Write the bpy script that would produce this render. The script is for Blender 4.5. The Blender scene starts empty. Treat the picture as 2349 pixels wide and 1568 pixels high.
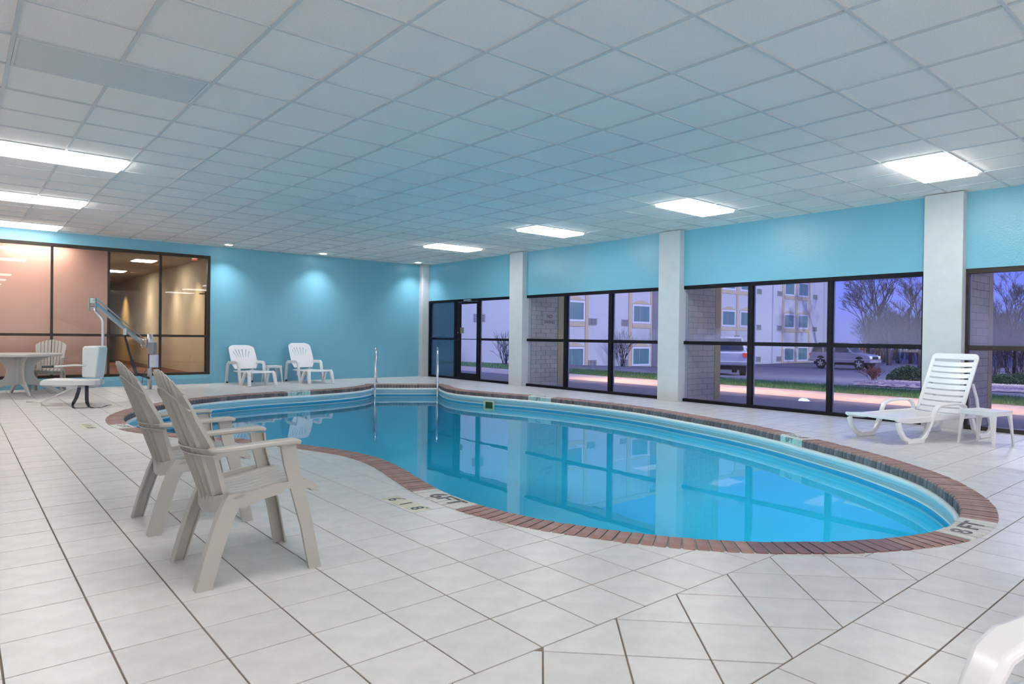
import bpy, math, random
from mathutils import Vector, Matrix
from mathutils.noise import noise as mnoise
R_ = math.radians
rnd = random.Random(7)
S = bpy.context.scene
COL = S.collection

# ------------------------------------------------------------------ camera
YAW, PITCH, ROLL = 0.8720, -0.00839, 0.01202
FPX, EYE = 1522.8, 1.109
cyw, syw, cp, sp = math.cos(YAW), math.sin(YAW), math.cos(PITCH), math.sin(PITCH)
FW = Vector((cp*cyw, cp*syw, sp))
_r = Vector((syw, -cyw, 0)); _u = _r.cross(FW)
RT = _r*math.cos(ROLL) + _u*math.sin(ROLL)
UP = _u*math.cos(ROLL) - _r*math.sin(ROLL)
cd = bpy.data.cameras.new('camera'); cam = bpy.data.objects.new('camera', cd); COL.objects.link(cam)
cd.sensor_fit = 'HORIZONTAL'; cd.sensor_width = 36; cd.lens = 36*FPX/2349
cd.clip_start = 0.05; cd.clip_end = 500
cam.matrix_world = Matrix(((RT.x, UP.x, -FW.x, 0), (RT.y, UP.y, -FW.y, 0), (RT.z, UP.z, -FW.z, EYE), (0, 0, 0, 1)))
S.camera = cam
S.view_settings.view_transform = 'Standard'; S.view_settings.look = 'None'
S.view_settings.gamma = 1; S.view_settings.exposure = 0.36
S.view_settings.use_curve_mapping = False
S.cycles.max_bounces = 10; S.cycles.diffuse_bounces = 5; S.cycles.glossy_bounces = 4
S.cycles.transparent_max_bounces = 16; S.cycles.transmission_bounces = 4
S.cycles.use_denoising = True
S.cycles.sample_clamp_indirect = 6
S.cycles.caustics_reflective = False; S.cycles.caustics_refractive = False

def P(px, py, d):                       # a real 3D point from a direction and a distance
    return Vector((0, 0, EYE)) + (FW + RT*((px-1174.5)/FPX) - UP*((py-784)/FPX))*d
def G(px, py, z=0.0):                   # ... on a level plane
    v = FW + RT*((px-1174.5)/FPX) - UP*((py-784)/FPX)
    return Vector((0, 0, EYE)) + v*((z-EYE)/v.z)

# ------------------------------------------------------------------ sky (dusk)
w = bpy.data.worlds.new('dusk'); S.world = w; w.use_nodes = True
nt = w.node_tree; nt.nodes.clear()
out = nt.nodes.new('ShaderNodeOutputWorld'); bg = nt.nodes.new('ShaderNodeBackground')
tc = nt.nodes.new('ShaderNodeTexCoord'); sx = nt.nodes.new('ShaderNodeSeparateXYZ'); rp = nt.nodes.new('ShaderNodeValToRGB')
nt.links.new(tc.outputs['Generated'], sx.inputs[0]); nt.links.new(sx.outputs['Z'], rp.inputs[0])
rp.color_ramp.elements[0].position = 0.0; rp.color_ramp.elements[0].color = (.26, .31, .95, 1)
rp.color_ramp.elements[1].position = .45; rp.color_ramp.elements[1].color = (.20, .26, .95, 1)
e = rp.color_ramp.elements.new(.12); e.color = (.135, .20, .92, 1)
nt.links.new(rp.outputs[0], bg.inputs[0]); bg.inputs[1].default_value = 1.0
nt.links.new(bg.outputs[0], out.inputs[0])

# ------------------------------------------------------------------ materials
MATS = {}
def mat(name, col, rough=.5, metal=0, spec=.5, nscale=0, namt=0, bump=0, bscale=None, rand=0, col2=None, coords='Object',
        emit=None, est=0, aniso=None, coat=0, wave=None):
    if name in MATS: return MATS[name]
    m = bpy.data.materials.new(name); m.use_nodes = True; nt = m.node_tree; N = nt.nodes; L = nt.links
    b = N['Principled BSDF']
    b.inputs['Base Color'].default_value = (*col, 1); b.inputs['Roughness'].default_value = rough
    b.inputs['Metallic'].default_value = metal; b.inputs['Specular IOR Level'].default_value = spec
    if coat: b.inputs['Coat Weight'].default_value = coat; b.inputs['Coat Roughness'].default_value = .08
    tcn = N.new('ShaderNodeTexCoord'); cs = tcn.outputs[coords]
    if coords == 'World':
        pass
    last = None
    if nscale and namt:
        n = N.new('ShaderNodeTexNoise'); n.inputs['Scale'].default_value = nscale; n.inputs['Detail'].default_value = 6; n.inputs['Roughness'].default_value = .6
        mp = N.new('ShaderNodeMapping'); L.new(cs, mp.inputs[0]); L.new(mp.outputs[0], n.inputs['Vector'])
        if aniso: mp.inputs['Scale'].default_value = aniso
        mx = N.new('ShaderNodeMix'); mx.data_type = 'RGBA'
        r = N.new('ShaderNodeMapRange'); r.inputs[1].default_value = .35; r.inputs[2].default_value = .65
        L.new(n.outputs[0], r.inputs[0])
        mul = N.new('ShaderNodeMath'); mul.operation = 'MULTIPLY'; mul.inputs[1].default_value = namt
        L.new(r.outputs[0], mul.inputs[0]); L.new(mul.outputs[0], mx.inputs[0])
        c2 = col2 or tuple(c*.6 for c in col)
        mx.inputs[6].default_value = (*col, 1); mx.inputs[7].default_value = (*c2, 1)
        last = mx.outputs[2]
    if rand:
        gi = N.new('ShaderNodeNewGeometry'); oi = N.new('ShaderNodeObjectInfo')
        ad = N.new('ShaderNodeMath'); ad.operation = 'ADD'; L.new(gi.outputs['Random Per Island'], ad.inputs[0]); L.new(oi.outputs['Random'], ad.inputs[1])
        fr = N.new('ShaderNodeMath'); fr.operation = 'FRACT'; L.new(ad.outputs[0], fr.inputs[0])
        r = N.new('ShaderNodeMapRange'); r.inputs[3].default_value = 1-rand; r.inputs[4].default_value = 1+rand
        L.new(fr.outputs[0], r.inputs[0])
        hs = N.new('ShaderNodeHueSaturation'); L.new(r.outputs[0], hs.inputs['Value'])
        if last: L.new(last, hs.inputs['Color'])
        else: hs.inputs['Color'].default_value = (*col, 1)
        last = hs.outputs[0]
    if last: L.new(last, b.inputs['Base Color'])
    if bump:
        n = N.new('ShaderNodeTexNoise'); n.inputs['Scale'].default_value = bscale or 60; n.inputs['Detail'].default_value = 4
        L.new(cs, n.inputs['Vector'])
        bp = N.new('ShaderNodeBump'); bp.inputs['Strength'].default_value = bump; bp.inputs['Distance'].default_value = .01
        L.new(n.outputs[0], bp.inputs['Height']); L.new(bp.outputs[0], b.inputs['Normal'])
    if emit: b.inputs['Emission Color'].default_value = (*emit, 1); b.inputs['Emission Strength'].default_value = est
    MATS[name] = m
    return m

def glass(name, tint=(.93, .95, .97), haze=None, ior=1.5, hazecol=(.8, .82, .9)):
    if name in MATS: return MATS[name]
    m = bpy.data.materials.new(name); m.use_nodes = True; nt = m.node_tree; N = nt.nodes; L = nt.links; N.clear()
    o = N.new('ShaderNodeOutputMaterial'); tr = N.new('ShaderNodeBsdfTransparent'); gl = N.new('ShaderNodeBsdfGlossy')
    tr.inputs[0].default_value = (*tint, 1); gl.inputs['Roughness'].default_value = .01
    fr = N.new('ShaderNodeFresnel'); fr.inputs[0].default_value = ior
    gb = N.new('ShaderNodeNewGeometry'); iv = N.new('ShaderNodeMath'); iv.operation = 'SUBTRACT'; iv.inputs[0].default_value = 1; L.new(gb.outputs['Backfacing'], iv.inputs[1])
    ml_ = N.new('ShaderNodeMath'); ml_.operation = 'MULTIPLY'; L.new(fr.outputs[0], ml_.inputs[0]); L.new(iv.outputs[0], ml_.inputs[1])
    m3_ = N.new('ShaderNodeMath'); m3_.operation = 'MULTIPLY'; m3_.inputs[1].default_value = 1.15; m3_.use_clamp = True; L.new(ml_.outputs[0], m3_.inputs[0])
    mx = N.new('ShaderNodeMixShader'); L.new(m3_.outputs[0], mx.inputs[0]); L.new(tr.outputs[0], mx.inputs[1]); L.new(gl.outputs[0], mx.inputs[2])
    last = mx.outputs[0]
    if haze:                              # condensation: (z_low, z_high, max, base) in world metres
        zl, zh, mxh, base = haze
        ge = N.new('ShaderNodeNewGeometry'); sp_ = N.new('ShaderNodeSeparateXYZ'); L.new(ge.outputs['Position'], sp_.inputs[0])
        n = N.new('ShaderNodeTexNoise'); n.inputs['Scale'].default_value = 3.2; n.inputs['Detail'].default_value = 7
        mp = N.new('ShaderNodeMapping'); mp.inputs['Scale'].default_value = (1, 1.2, .8); L.new(ge.outputs['Position'], mp.inputs[0]); L.new(mp.outputs[0], n.inputs['Vector'])
        a = N.new('ShaderNodeMath'); a.operation = 'MULTIPLY_ADD'; a.inputs[1].default_value = -.35; L.new(n.outputs[0], a.inputs[0]); L.new(sp_.outputs['Z'], a.inputs[2])
        r = N.new('ShaderNodeMapRange'); r.interpolation_type = 'SMOOTHSTEP'
        r.inputs[1].default_value = zl-.17; r.inputs[2].default_value = zh-.17; r.inputs[3].default_value = mxh; r.inputs[4].default_value = base
        L.new(a.outputs[0], r.inputs[0])
        di = N.new('ShaderNodeBsdfDiffuse'); di.inputs[0].default_value = (*hazecol, 1)
        tl = N.new('ShaderNodeBsdfTranslucent'); tl.inputs[0].default_value = (*hazecol, 1)
        hm = N.new('ShaderNodeMixShader'); hm.inputs[0].default_value = .6; L.new(di.outputs[0], hm.inputs[1]); L.new(tl.outputs[0], hm.inputs[2])
        m2 = N.new('ShaderNodeMixShader'); L.new(r.outputs[0], m2.inputs[0]); L.new(last, m2.inputs[1]); L.new(hm.outputs[0], m2.inputs[2])
        last = m2.outputs[0]
    L.new(last, o.inputs[0]); MATS[name] = m
    return m

M_tile = mat('deck_tile', (.735, .715, .70), .32, spec=.45, nscale=8, namt=.65, col2=(.60, .585, .57), rand=.035, bump=.05, bscale=30)
M_grout = mat('grout', (.24, .19, .15), .9, nscale=20, namt=.5)
M_ctile = mat('ceiling_board', (.95, .905, .865), .95, spec=.1, nscale=130, namt=.35, col2=(.55, .57, .59), rand=.02, bump=.3, bscale=160)
M_tee = mat('ceiling_tee', (.62, .64, .65), .6)
M_blue = mat('blue_wall_paint', (.185, .47, .60), .30, spec=.6, nscale=1.2, namt=.25, col2=(.20, .49, .64), bump=.35, bscale=55)
M_white = mat('pillar_paint', (.64, .65, .665), .55, nscale=6, namt=.15, bump=.06, bscale=90)
M_black = mat('black_anodised', (.004, .004, .007), .5, spec=.15, nscale=8, namt=.3, col2=(.014, .014, .018))
M_brown = mat('brown_anodised', (.035, .026, .024), .4, spec=.3, nscale=8, namt=.3)
M_bronze = mat('bronze_anodised', (.025, .018, .013), .4, spec=.25)
M_alu = mat('alu_edge', (.45, .46, .52), .35, metal=.6)
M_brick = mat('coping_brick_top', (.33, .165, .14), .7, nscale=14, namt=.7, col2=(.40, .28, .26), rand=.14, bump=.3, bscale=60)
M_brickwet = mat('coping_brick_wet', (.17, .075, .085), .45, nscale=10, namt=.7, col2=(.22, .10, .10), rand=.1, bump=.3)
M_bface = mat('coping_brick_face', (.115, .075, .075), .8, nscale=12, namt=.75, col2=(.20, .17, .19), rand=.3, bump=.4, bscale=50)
M_mortar = mat('mortar', (.40, .37, .36), .95, nscale=30, namt=.6, bump=.4)
M_paintw = mat('white_brick_paint', (.72, .72, .69), .7, nscale=34, namt=.55, col2=(.55, .50, .46), rand=.05, bump=.3)
M_paintg = mat('pale_green_brick_paint', (.52, .66, .62), .7, nscale=20, namt=.3, rand=.05)
M_ink = mat('black_stencil_paint', (.03, .03, .045), .7, nscale=28, namt=.6, col2=(.50, .44, .42))
M_num = mat('black_glazed_figure', (.02, .02, .035), .4)
M_cream = mat('cream_ceramic', (.74, .70, .52), .25, nscale=20, namt=.2)
M_bead = mat('liner_white_bead', (.90, .90, .88), .35)
M_pale = mat('liner_pale_blue', (.48, .70, .77), .35)
M_groove = mat('liner_dark_groove', (.03, .10, .17), .5)
M_deep = mat('liner_blue', (.05, .40, .64), .4)
M_liner = mat('pool_liner_blue', (.055, .575, .79), .45)
M_chrome = mat('stainless_steel', (.62, .63, .65), .16, metal=1)
M_steel = mat('brushed_aluminium', (.56, .58, .61), .32, metal=.9)
M_taupe = mat('taupe_resin', (.43, .415, .385), .38, spec=.45, nscale=3, namt=.12)
M_tauped = mat('grey_resin', (.48, .475, .46), .4, spec=.45, nscale=3, namt=.12)
M_wres = mat('white_resin', (.86, .85, .87), .28, spec=.5, coat=.15)
M_wpad = mat('white_moulded_seat', (.74, .78, .77), .4, nscale=40, namt=.08)
M_dark = mat('black_plastic', (.015, .016, .022), .45)
M_strap = mat('black_webbing', (.012, .012, .02), .9)
M_bluetxt = mat('navy_print', (.02, .04, .16), .5)
M_diff = mat('lamp_diffuser', (.9, .9, .9), .5, emit=(1, .965, .93), est=11.5)
M_diffoff = mat('lamp_diffuser_unlit', (.64, .67, .68), .4, nscale=2, namt=.1)
M_lampfr = mat('lamp_frame_white', (.72, .74, .75), .4)
M_bulb = mat('downlight_bulb', (.9, .9, .9), .5, emit=(1, .97, .93), est=20)
M_glass = glass('window_glass', (.90, .91, .93))
M_glassH = glass('window_glass_condensation', (.90, .91, .93), haze=(1.03, 1.36, .34, .02), hazecol=(.62, .62, .82))
M_glassH2 = glass('window_glass_misted', (.90, .91, .93), haze=(1.0, 1.8, .30, .03), hazecol=(.62, .62, .82))
M_glassF = glass('window_glass_fogged', (.18, .34, .40), haze=(.0, 2.2, .26, .12), hazecol=(.30, .45, .58))

# ------------------------------------------------------------------ mesh helpers
class MB:
    def __init__(s): s.v = []; s.f = []; s.m = []
    def add(s, vs, fs, mi=0, T=None):
        o = len(s.v)
        s.v += [tuple(T @ Vector(v)) if T else tuple(v) for v in vs]
        s.f += [tuple(i+o for i in f) for f in fs]; s.m += [mi]*len(fs); return s
    def box(s, x0, x1, y0, y1, z0, z1, mi=0, T=None):
        return s.add([(x0,y0,z0),(x1,y0,z0),(x1,y1,z0),(x0,y1,z0),(x0,y0,z1),(x1,y0,z1),(x1,y1,z1),(x0,y1,z1)],
                     [(0,3,2,1),(4,5,6,7),(0,1,5,4),(1,2,6,5),(2,3,7,6),(3,0,4,7)], mi, T)
    def prism(s, pts, a0, a1, axis='y', mi=0, T=None):      # pts 2D polygon extruded along axis
        n = len(pts)
        def mk(p, a):
            if axis == 'y': return (p[0], a, p[1])
            if axis == 'x': return (a, p[0], p[1])
            return (p[0], p[1], a)
        vs = [mk(p, a0) for p in pts]+[mk(p, a1) for p in pts]
        fs = [tuple(range(n)), tuple(range(2*n-1, n-1, -1))]+[(i, i+n, (i+1) % n+n, (i+1) % n) for i in range(n)]
        return s.add(vs, fs, mi, T)
    def loft(s, rings, mi=0, cap=True, T=None, closed=False):
        n = len(rings[0]); vs = [p for r in rings for p in r]; fs = []
        k = len(rings)
        for i in range(k-1 if not closed else k):
            j = (i+1) % k
            for a in range(n):
                b = (a+1) % n; fs.append((i*n+a, i*n+b, j*n+b, j*n+a))
        if cap and not closed: fs += [tuple(range(n-1, -1, -1)), tuple((k-1)*n+a for a in range(n))]
        return s.add(vs, fs, mi, T)
    def tube(s, path, r, n=8, mi=0, T=None, closed=False, cap=True):
        path = [Vector(p) for p in path]; rings = []; k = len(path); up = None
        for i, p in enumerate(path):
            a = path[i-1] if (i or closed) else p; b = path[(i+1) % k] if (i < k-1 or closed) else p
            t = (b-a).normalized()
            if up is None:
                up = Vector((0, 0, 1)) if abs(t.z) < .9 else Vector((1, 0, 0))
            x = t.cross(up)
            if x.length < 1e-4: x = t.cross(Vector((0, 1, 0)))
            x.normalize(); y = x.cross(t).normalized(); up = y
            rr = r[i] if isinstance(r, (list, tuple)) else r
            rings.append([p+x*rr*math.cos(2*math.pi*q/n)+y*rr*math.sin(2*math.pi*q/n) for q in range(n)])
        return s.loft(rings, mi, cap, T, closed)
    def bar(s, path, wdt, hgt, side, mi=0, T=None):          # flat bar: path, width along side vector, height across
        path = [Vector(p) for p in path]; side = Vector(side).normalized(); rings = []
        for i, p in enumerate(path):
            a = path[max(i-1, 0)]; b = path[min(i+1, len(path)-1)]; t = (b-a).normalized(); nrm = side.cross(t).normalized()
            w_ = wdt[i] if isinstance(wdt, (list, tuple)) else wdt; h_ = hgt[i] if isinstance(hgt, (list, tuple)) else hgt
            rings.append([p-side*w_/2-nrm*h_/2, p+side*w_/2-nrm*h_/2, p+side*w_/2+nrm*h_/2, p-side*w_/2+nrm*h_/2])
        return s.loft(rings, mi, True, T)
    def build(s, name, mats, parent=None, bevel=0, smooth=False, kind=None, seg=2, sub=0):
        me = bpy.data.meshes.new(name); me.from_pydata(s.v, [], s.f)
        if not isinstance(mats, (list, tuple)): mats = [mats]
        for m in mats: me.materials.append(m)
        if len(mats) > 1: me.polygons.foreach_set('material_index', s.m)
        me.validate(); me.update()
        import bmesh
        if len(me.polygons) < 60000:
            bm = bmesh.new(); bm.from_mesh(me); bmesh.ops.recalc_face_normals(bm, faces=bm.faces); bm.to_mesh(me); bm.free()
        if smooth: me.polygons.foreach_set('use_smooth', [True]*len(me.polygons))
        o = bpy.data.objects.new(name, me); COL.objects.link(o)
        if parent: o.parent = parent
        if sub:
            q = o.modifiers.new('s', 'SUBSURF'); q.levels = sub; q.render_levels = sub
        if bevel:
            q = o.modifiers.new('b', 'BEVEL'); q.width = bevel; q.segments = seg; q.limit_method = 'ANGLE'; q.angle_limit = R_(35); q.harden_normals = False
            if smooth is not False or True:
                me.polygons.foreach_set('use_smooth', [True]*len(me.polygons))
                try: me.set_sharp_from_angle(angle=R_(40))
                except Exception: pass
        if kind: o['kind'] = kind
        return o
def tag(o, label=None, cat=None, group=None, kind=None):
    if label: o['label'] = label
    if cat: o['category'] = cat
    if group: o['group'] = group
    if kind: o['kind'] = kind
    return o
def thing(name, loc, label, cat, rz=0, group=None):
    o = bpy.data.objects.new(name, None); COL.objects.link(o); o.location = loc; o.rotation_euler.z = rz
    o.empty_display_size = .1
    return tag(o, label, cat, group)
def struct(name, mb, mats, label=None, **k):
    o = mb.build(name, mats, **k); o['kind'] = 'structure'; o['category'] = STRC.get(name.split('_')[0], 'structure')
    if label: o['label'] = label
    return o
STRC = {'wall': 'wall', 'floor': 'floor', 'ceiling': 'ceiling', 'trim': 'trim', 'window': 'window', 'door': 'door'}
def sroot(name, label):
    o = bpy.data.objects.new(name, None); COL.objects.link(o); o['kind'] = 'structure'; o['category'] = STRC.get(name.split('_')[0], 'structure'); o['label'] = label
    return o
def copy_tree(o, parent=None, **pr):
    c = o.copy(); COL.objects.link(c); c.parent = parent
    for ch in [x for x in bpy.data.objects if x.parent == o]: copy_tree(ch, c)
    return c
def inst(src, name, parent, M=None):
    c = bpy.data.objects.new(name, src.data); COL.objects.link(c); c.parent = parent
    if M is not None: c.matrix_local = M
    return c
def text_mesh(txt, size, mt, name, parent, M, depth=.0008, sx=1.0):
    cu = bpy.data.curves.new(name, 'FONT'); cu.body = txt; cu.size = size; cu.extrude = depth; cu.align_x = 'CENTER'; cu.align_y = 'CENTER'
    cu.offset = size*.018
    to = bpy.data.objects.new('tmp', cu); COL.objects.link(to)
    dg = bpy.context.evaluated_depsgraph_get(); me = bpy.data.meshes.new_from_object(to.evaluated_get(dg))
    bpy.data.objects.remove(to); me.name = name; me.materials.clear(); me.materials.append(mt)
    o = bpy.data.objects.new(name, me); COL.objects.link(o); o.parent = parent; o.matrix_local = M @ Matrix.Diagonal((sx, 1, 1, 1))
    return o
def frame_mat(o, x, y, z):
    return Matrix(((x[0], y[0], z[0], o[0]), (x[1], y[1], z[1], o[1]), (x[2], y[2], z[2], o[2]), (0, 0, 0, 1)))

# ------------------------------------------------------------------ room dimensions
HC, XW, YB = 3.011, 9.858, 15.424
XL, YF = -3.4, -4.6
T = .61; GX, GY = 2.727, 2.939                 # ceiling grid origin

# ------------------------------------------------------------------ pool outline
ctrl = [(8.29,12.36),(8.12,12.0),(7.95,11.6),(7.86,11.2),(7.86,10.75),(7.96,10.25),(8.09,9.75),(8.20,9.3),(8.28,8.8),(8.33,8.3),(8.35,7.75),(8.33,7.2),(8.24,6.5),(8.06,5.81),
 (7.85,5.05),(7.66,4.5),(7.41,3.95),(7.15,3.48),(6.80,2.88),(6.52,2.49),(6.27,2.18),(6.03,1.95),(5.78,1.77),(5.55,1.63),(5.33,1.52),(5.1,1.44),(4.85,1.38),(4.61,1.36),
 (4.42,1.37),(4.23,1.41),(4.02,1.49),(3.78,1.61),(3.54,1.77),(3.33,1.95),(3.16,2.14),(3.02,2.34),(2.9,2.56),(2.78,2.83),(2.69,3.15),(2.65,3.5),(2.67,3.9),(2.75,4.3),
 (2.87,4.82),(2.93,5.25),(2.91,5.68),(2.81,6.07),(2.65,6.48),(2.47,6.87),(2.25,7.25),(1.98,7.7),(1.79,8.12),(1.67,8.5),(1.62,8.87),(1.62,9.25),(1.66,9.63),(1.74,9.97),
 (1.88,10.33),(2.1,10.75),(2.42,11.18),(2.85,11.6),(3.33,11.94),(3.8,12.15),(4.3,12.29),(4.84,12.36),(5.3,12.4),(5.8,12.49),(6.2,12.6),(6.6,12.8),(7.01,13.13)]
def catmull(pts, step=.02):
    o = []
    for i in range(len(pts)-1):
        p0 = Vector(pts[max(i-1, 0)]); p1 = Vector(pts[i]); p2 = Vector(pts[i+1]); p3 = Vector(pts[min(i+2, len(pts)-1)])
        n = max(2, int((p2-p1).length/step))
        for k in range(n):
            t = k/n
            o.append(.5*((2*p1)+(-p0+p2)*t+(2*p0-5*p1+4*p2-p3)*t*t+(-p0+3*p1-3*p2+p3)*t**3))
    o.append(Vector(pts[-1])); return o
curve = catmull(ctrl)
for _ in range(25):
    curve = [curve[0]]+[(curve[i-1]+curve[i]*2+curve[i+1])/4 for i in range(1, len(curve)-1)]+[curve[-1]]
def resample(pts, step):
    o = [pts[0].copy()]; acc = 0
    for i in range(1, len(pts)):
        a = pts[i-1]; b = pts[i]; l = (b-a).length
        while acc+l >= step:
            t = (step-acc)/l; a = a+(b-a)*t; o.append(a.copy()); l = (b-a).length; acc = 0
        acc += l
    return o
A_, B_ = Vector((7.01, 13.13)), Vector((8.29, 12.36))
nd = (B_-A_).normalized(); nn = Vector((-nd.y, nd.x))          # away from the water
if nn.y < 0: nn = -nn
A2, B2 = A_+nn*.22-nd*.02, B_+nn*.22+nd*.02
BW, BL, BH = .060, .205, .075
PITCH_B = .0675
path = resample(curve, PITCH_B/2)
inner_poly = [p for p in resample(curve, .06)]+[A_, A2, B2]     # closed loop of the water edge
def outn(pts, i, closed=False):
    a = pts[max(i-1, 0)]; b = pts[min(i+1, len(pts)-1)]; t = (b-a).normalized()
    return Vector((t.y, -t.x)), t
# orientation: find sign so normal points away from the water
cen = Vector((5.2, 7.5))
sg = 1
n0, _t = outn(path, 200)
if (n0.dot(path[200]-cen)) < 0: sg = -1
outer_poly = []
rp_ = resample(curve, .06)
for i in range(len(rp_)):
    n0, t0 = outn(rp_, i); outer_poly.append(rp_[i]+n0*sg*.192)
outer_poly += [A2+nn*.192-nd*.12, B2+nn*.192+nd*.12]
OP = [(p.x, p.y) for p in outer_poly]
IP = [(p.x, p.y) for p in inner_poly]
def inside(x, y, poly):
    c = False; j = len(poly)-1
    for i in range(len(poly)):
        xi, yi = poly[i]; xj, yj = poly[j]
        if (yi > y) != (yj > y) and x < (xj-xi)*(y-yi)/(yj-yi)+xi: c = not c
        j = i
    return c

# ------------------------------------------------------------------ floor: slab + tiles
XK = [1.616+.29*k for k in range(0, 7)]+[3.587+.29*k for k in range(0, 30)]; XK = [x for x in XK if x < XW-.05]
XK = [1.616-.2985*k for k in range(18, 0, -1) if 1.616-.2985*k > XL]+XK
YK = [1.127+.3035*k for k in range(-19, 49)]; YK = [y for y in YK if YF < y < YB]
XE = [XL]+XK+[XW]; YE = [YF]+YK+[YB]
def clip_pool(poly):
    """drop the part of a convex tile that lies under the coping or in the pool"""
    D = []
    n = len(poly)
    for i in range(n):
        a = Vector(poly[i]); b = Vector(poly[(i+1) % n])
        m = max(1, int((b-a).length/.04))
        for k in range(m): D.append(a+(b-a)*k/m)
    ins = [inside(p.x, p.y, OP) for p in D]
    if not any(ins): return poly
    if all(ins): return None
    o = []
    for i in range(len(D)):
        a = D[i]; b = D[(i+1) % len(D)]
        if not ins[i]: o.append(a)
        if ins[i] != ins[(i+1) % len(D)]:
            lo, hi = 0., 1.
            for _ in range(9):
                mi = (lo+hi)/2; p = a+(b-a)*mi
                if inside(p.x, p.y, OP) == ins[i]: lo = mi
                else: hi = mi
            o.append(a+(b-a)*hi)
    q = []
    for i, p in enumerate(o):           # remove collinear points
        a = o[i-1]; b = o[(i+1) % len(o)]
        if abs((p-a).cross(b-p)) > 1e-5: q.append((p.x, p.y))
    return q if len(q) > 2 else None
def clip_rect(poly, x0, x1, y0, y1):
    def cl(P_, f, g):
        o = []
        for i in range(len(P_)):
            a = P_[i]; b = P_[(i+1) % len(P_)]
            if f(a): o.append(a)
            if f(a) != f(b): o.append(g(a, b))
        return o
    def gx(v): return lambda a, b: (v, a[1]+(b[1]-a[1])*(v-a[0])/(b[0]-a[0]))
    def gy(v): return lambda a, b: (a[0]+(b[0]-a[0])*(v-a[1])/(b[1]-a[1]), v)
    for f, g in ((lambda p: p[0] >= x0, gx(x0)), (lambda p: p[0] <= x1, gx(x1)), (lambda p: p[1] >= y0, gy(y0)), (lambda p: p[1] <= y1, gy(y1))):
        if not poly: return None
        poly = cl(poly, f, g)
    return poly if len(poly) > 2 else None
def area(p): return abs(sum(p[i-1][0]*p[i][1]-p[i][0]*p[i-1][1] for i in range(len(p))))/2
def shrink(poly, g):
    n = len(poly); o = []
    if sum(poly[i-1][0]*poly[i][1]-poly[i][0]*poly[i-1][1] for i in range(n)) < 0: poly = poly[::-1]
    for i in range(n):
        a, p, b = Vector(poly[i-1]), Vector(poly[i]), Vector(poly[(i+1) % n])
        u1 = (p-a).normalized(); u2 = (b-p).normalized()
        n1 = Vector((-u1.y, u1.x)); n2 = Vector((-u2.y, u2.x)); d = 1+n1.dot(n2)
        o.append(p+(n1+n2)*(g/max(d, .35)))
    return [(p.x, p.y) for p in o]
SX0, SX1, SY0, SY1 = -3.4, 3.587, 1.127, 1.734          # the strip of diagonal tiles
cells = []
for i in range(len(XE)-1):
    for j in range(len(YE)-1):
        x0, x1, y0, y1 = XE[i], XE[i+1], YE[j], YE[j+1]
        if SY0-.01 < (y0+y1)/2 < SY1+.01 and (x0+x1)/2 < 3.58: continue
        if y1 <= SY0+.01 and x0 < 3.58: continue        # lower field has its own columns
        cells.append([(x0, y0), (x1, y0), (x1, y1), (x0, y1)])
for k in range(25):
    x1 = 3.587-.29*k; x0 = max(XL, x1-.29)
    if x1 <= XL+.05: break
    for j in range(len(YE)-1):
        if YE[j+1] <= SY0+.01: cells.append([(x0, YE[j]), (x1, YE[j]), (x1, YE[j+1]), (x0, YE[j+1])])
d1 = Vector((math.cos(R_(-132.5)), math.sin(R_(-132.5)))); d2 = Vector((math.cos(R_(-45)), math.sin(R_(-45))))
def isect(a, u, b, v):
    t = (b-a).cross(v)/u.cross(v); return a+u*t
for ka in range(-22, 10):
    for kb in range(-24, 8):
        la = Vector((1.607+.394*ka, 1.722)); la2 = Vector((1.607+.394*(ka+1), 1.722))
        lb = Vector((1.585+.42*kb, 1.722)); lb2 = Vector((1.585+.42*(kb+1), 1.722))
        q = [isect(la, d1, lb, d2), isect(la2, d1, lb, d2), isect(la2, d1, lb2, d2), isect(la, d1, lb2, d2)]
        q = clip_rect([(p.x, p.y) for p in q], SX0, SX1, SY0, SY1)
        if q and area(q) > .00004: cells.append(q)
floor_o = sroot('floor', 'pale grey ceramic tile pool deck with brown grout')
slab = MB(); tiles = []
MARKX0, MARKX1, MARKY0, MARKY1 = 2.218, 2.348, 3.562, 3.992
for c in cells:
    q = clip_pool(c)
    if not q: continue
    n = len(q); o = len(slab.v)
    slab.v += [(p[0], p[1], -.004) for p in q]; slab.f.append(tuple(range(o, o+n))); slab.m.append(0)
    cx_ = sum(p[0] for p in q)/n; cy_ = sum(p[1] for p in q)/n
    v = Vector((cx_, cy_, -EYE)); dep = v.dot(FW)
    vis = dep > .3 and abs(v.dot(RT)/dep*FPX) < 1230 and -v.dot(UP)/dep*FPX < 850
    tiles.append((area(q)/(dep**3) if vis else 0, q))
slab.add([(XL, SY0, -.0048), (3.0, SY0, -.0048), (3.0, SY1, -.0048), (XL, SY1, -.0048)], [(0, 1, 2, 3)])
slab.add([(3.0, SY0-.3, -.0048), (4.0, SY0-.3, -.0048), (4.0, SY0+.03, -.0048), (3.0, SY0+.03, -.0048)], [(0, 1, 2, 3)])
sl = slab.build('grout_bed', M_grout, floor_o)
tiles.sort(key=lambda t: -t[0])
stf = MB()
tile_master = {}
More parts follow.
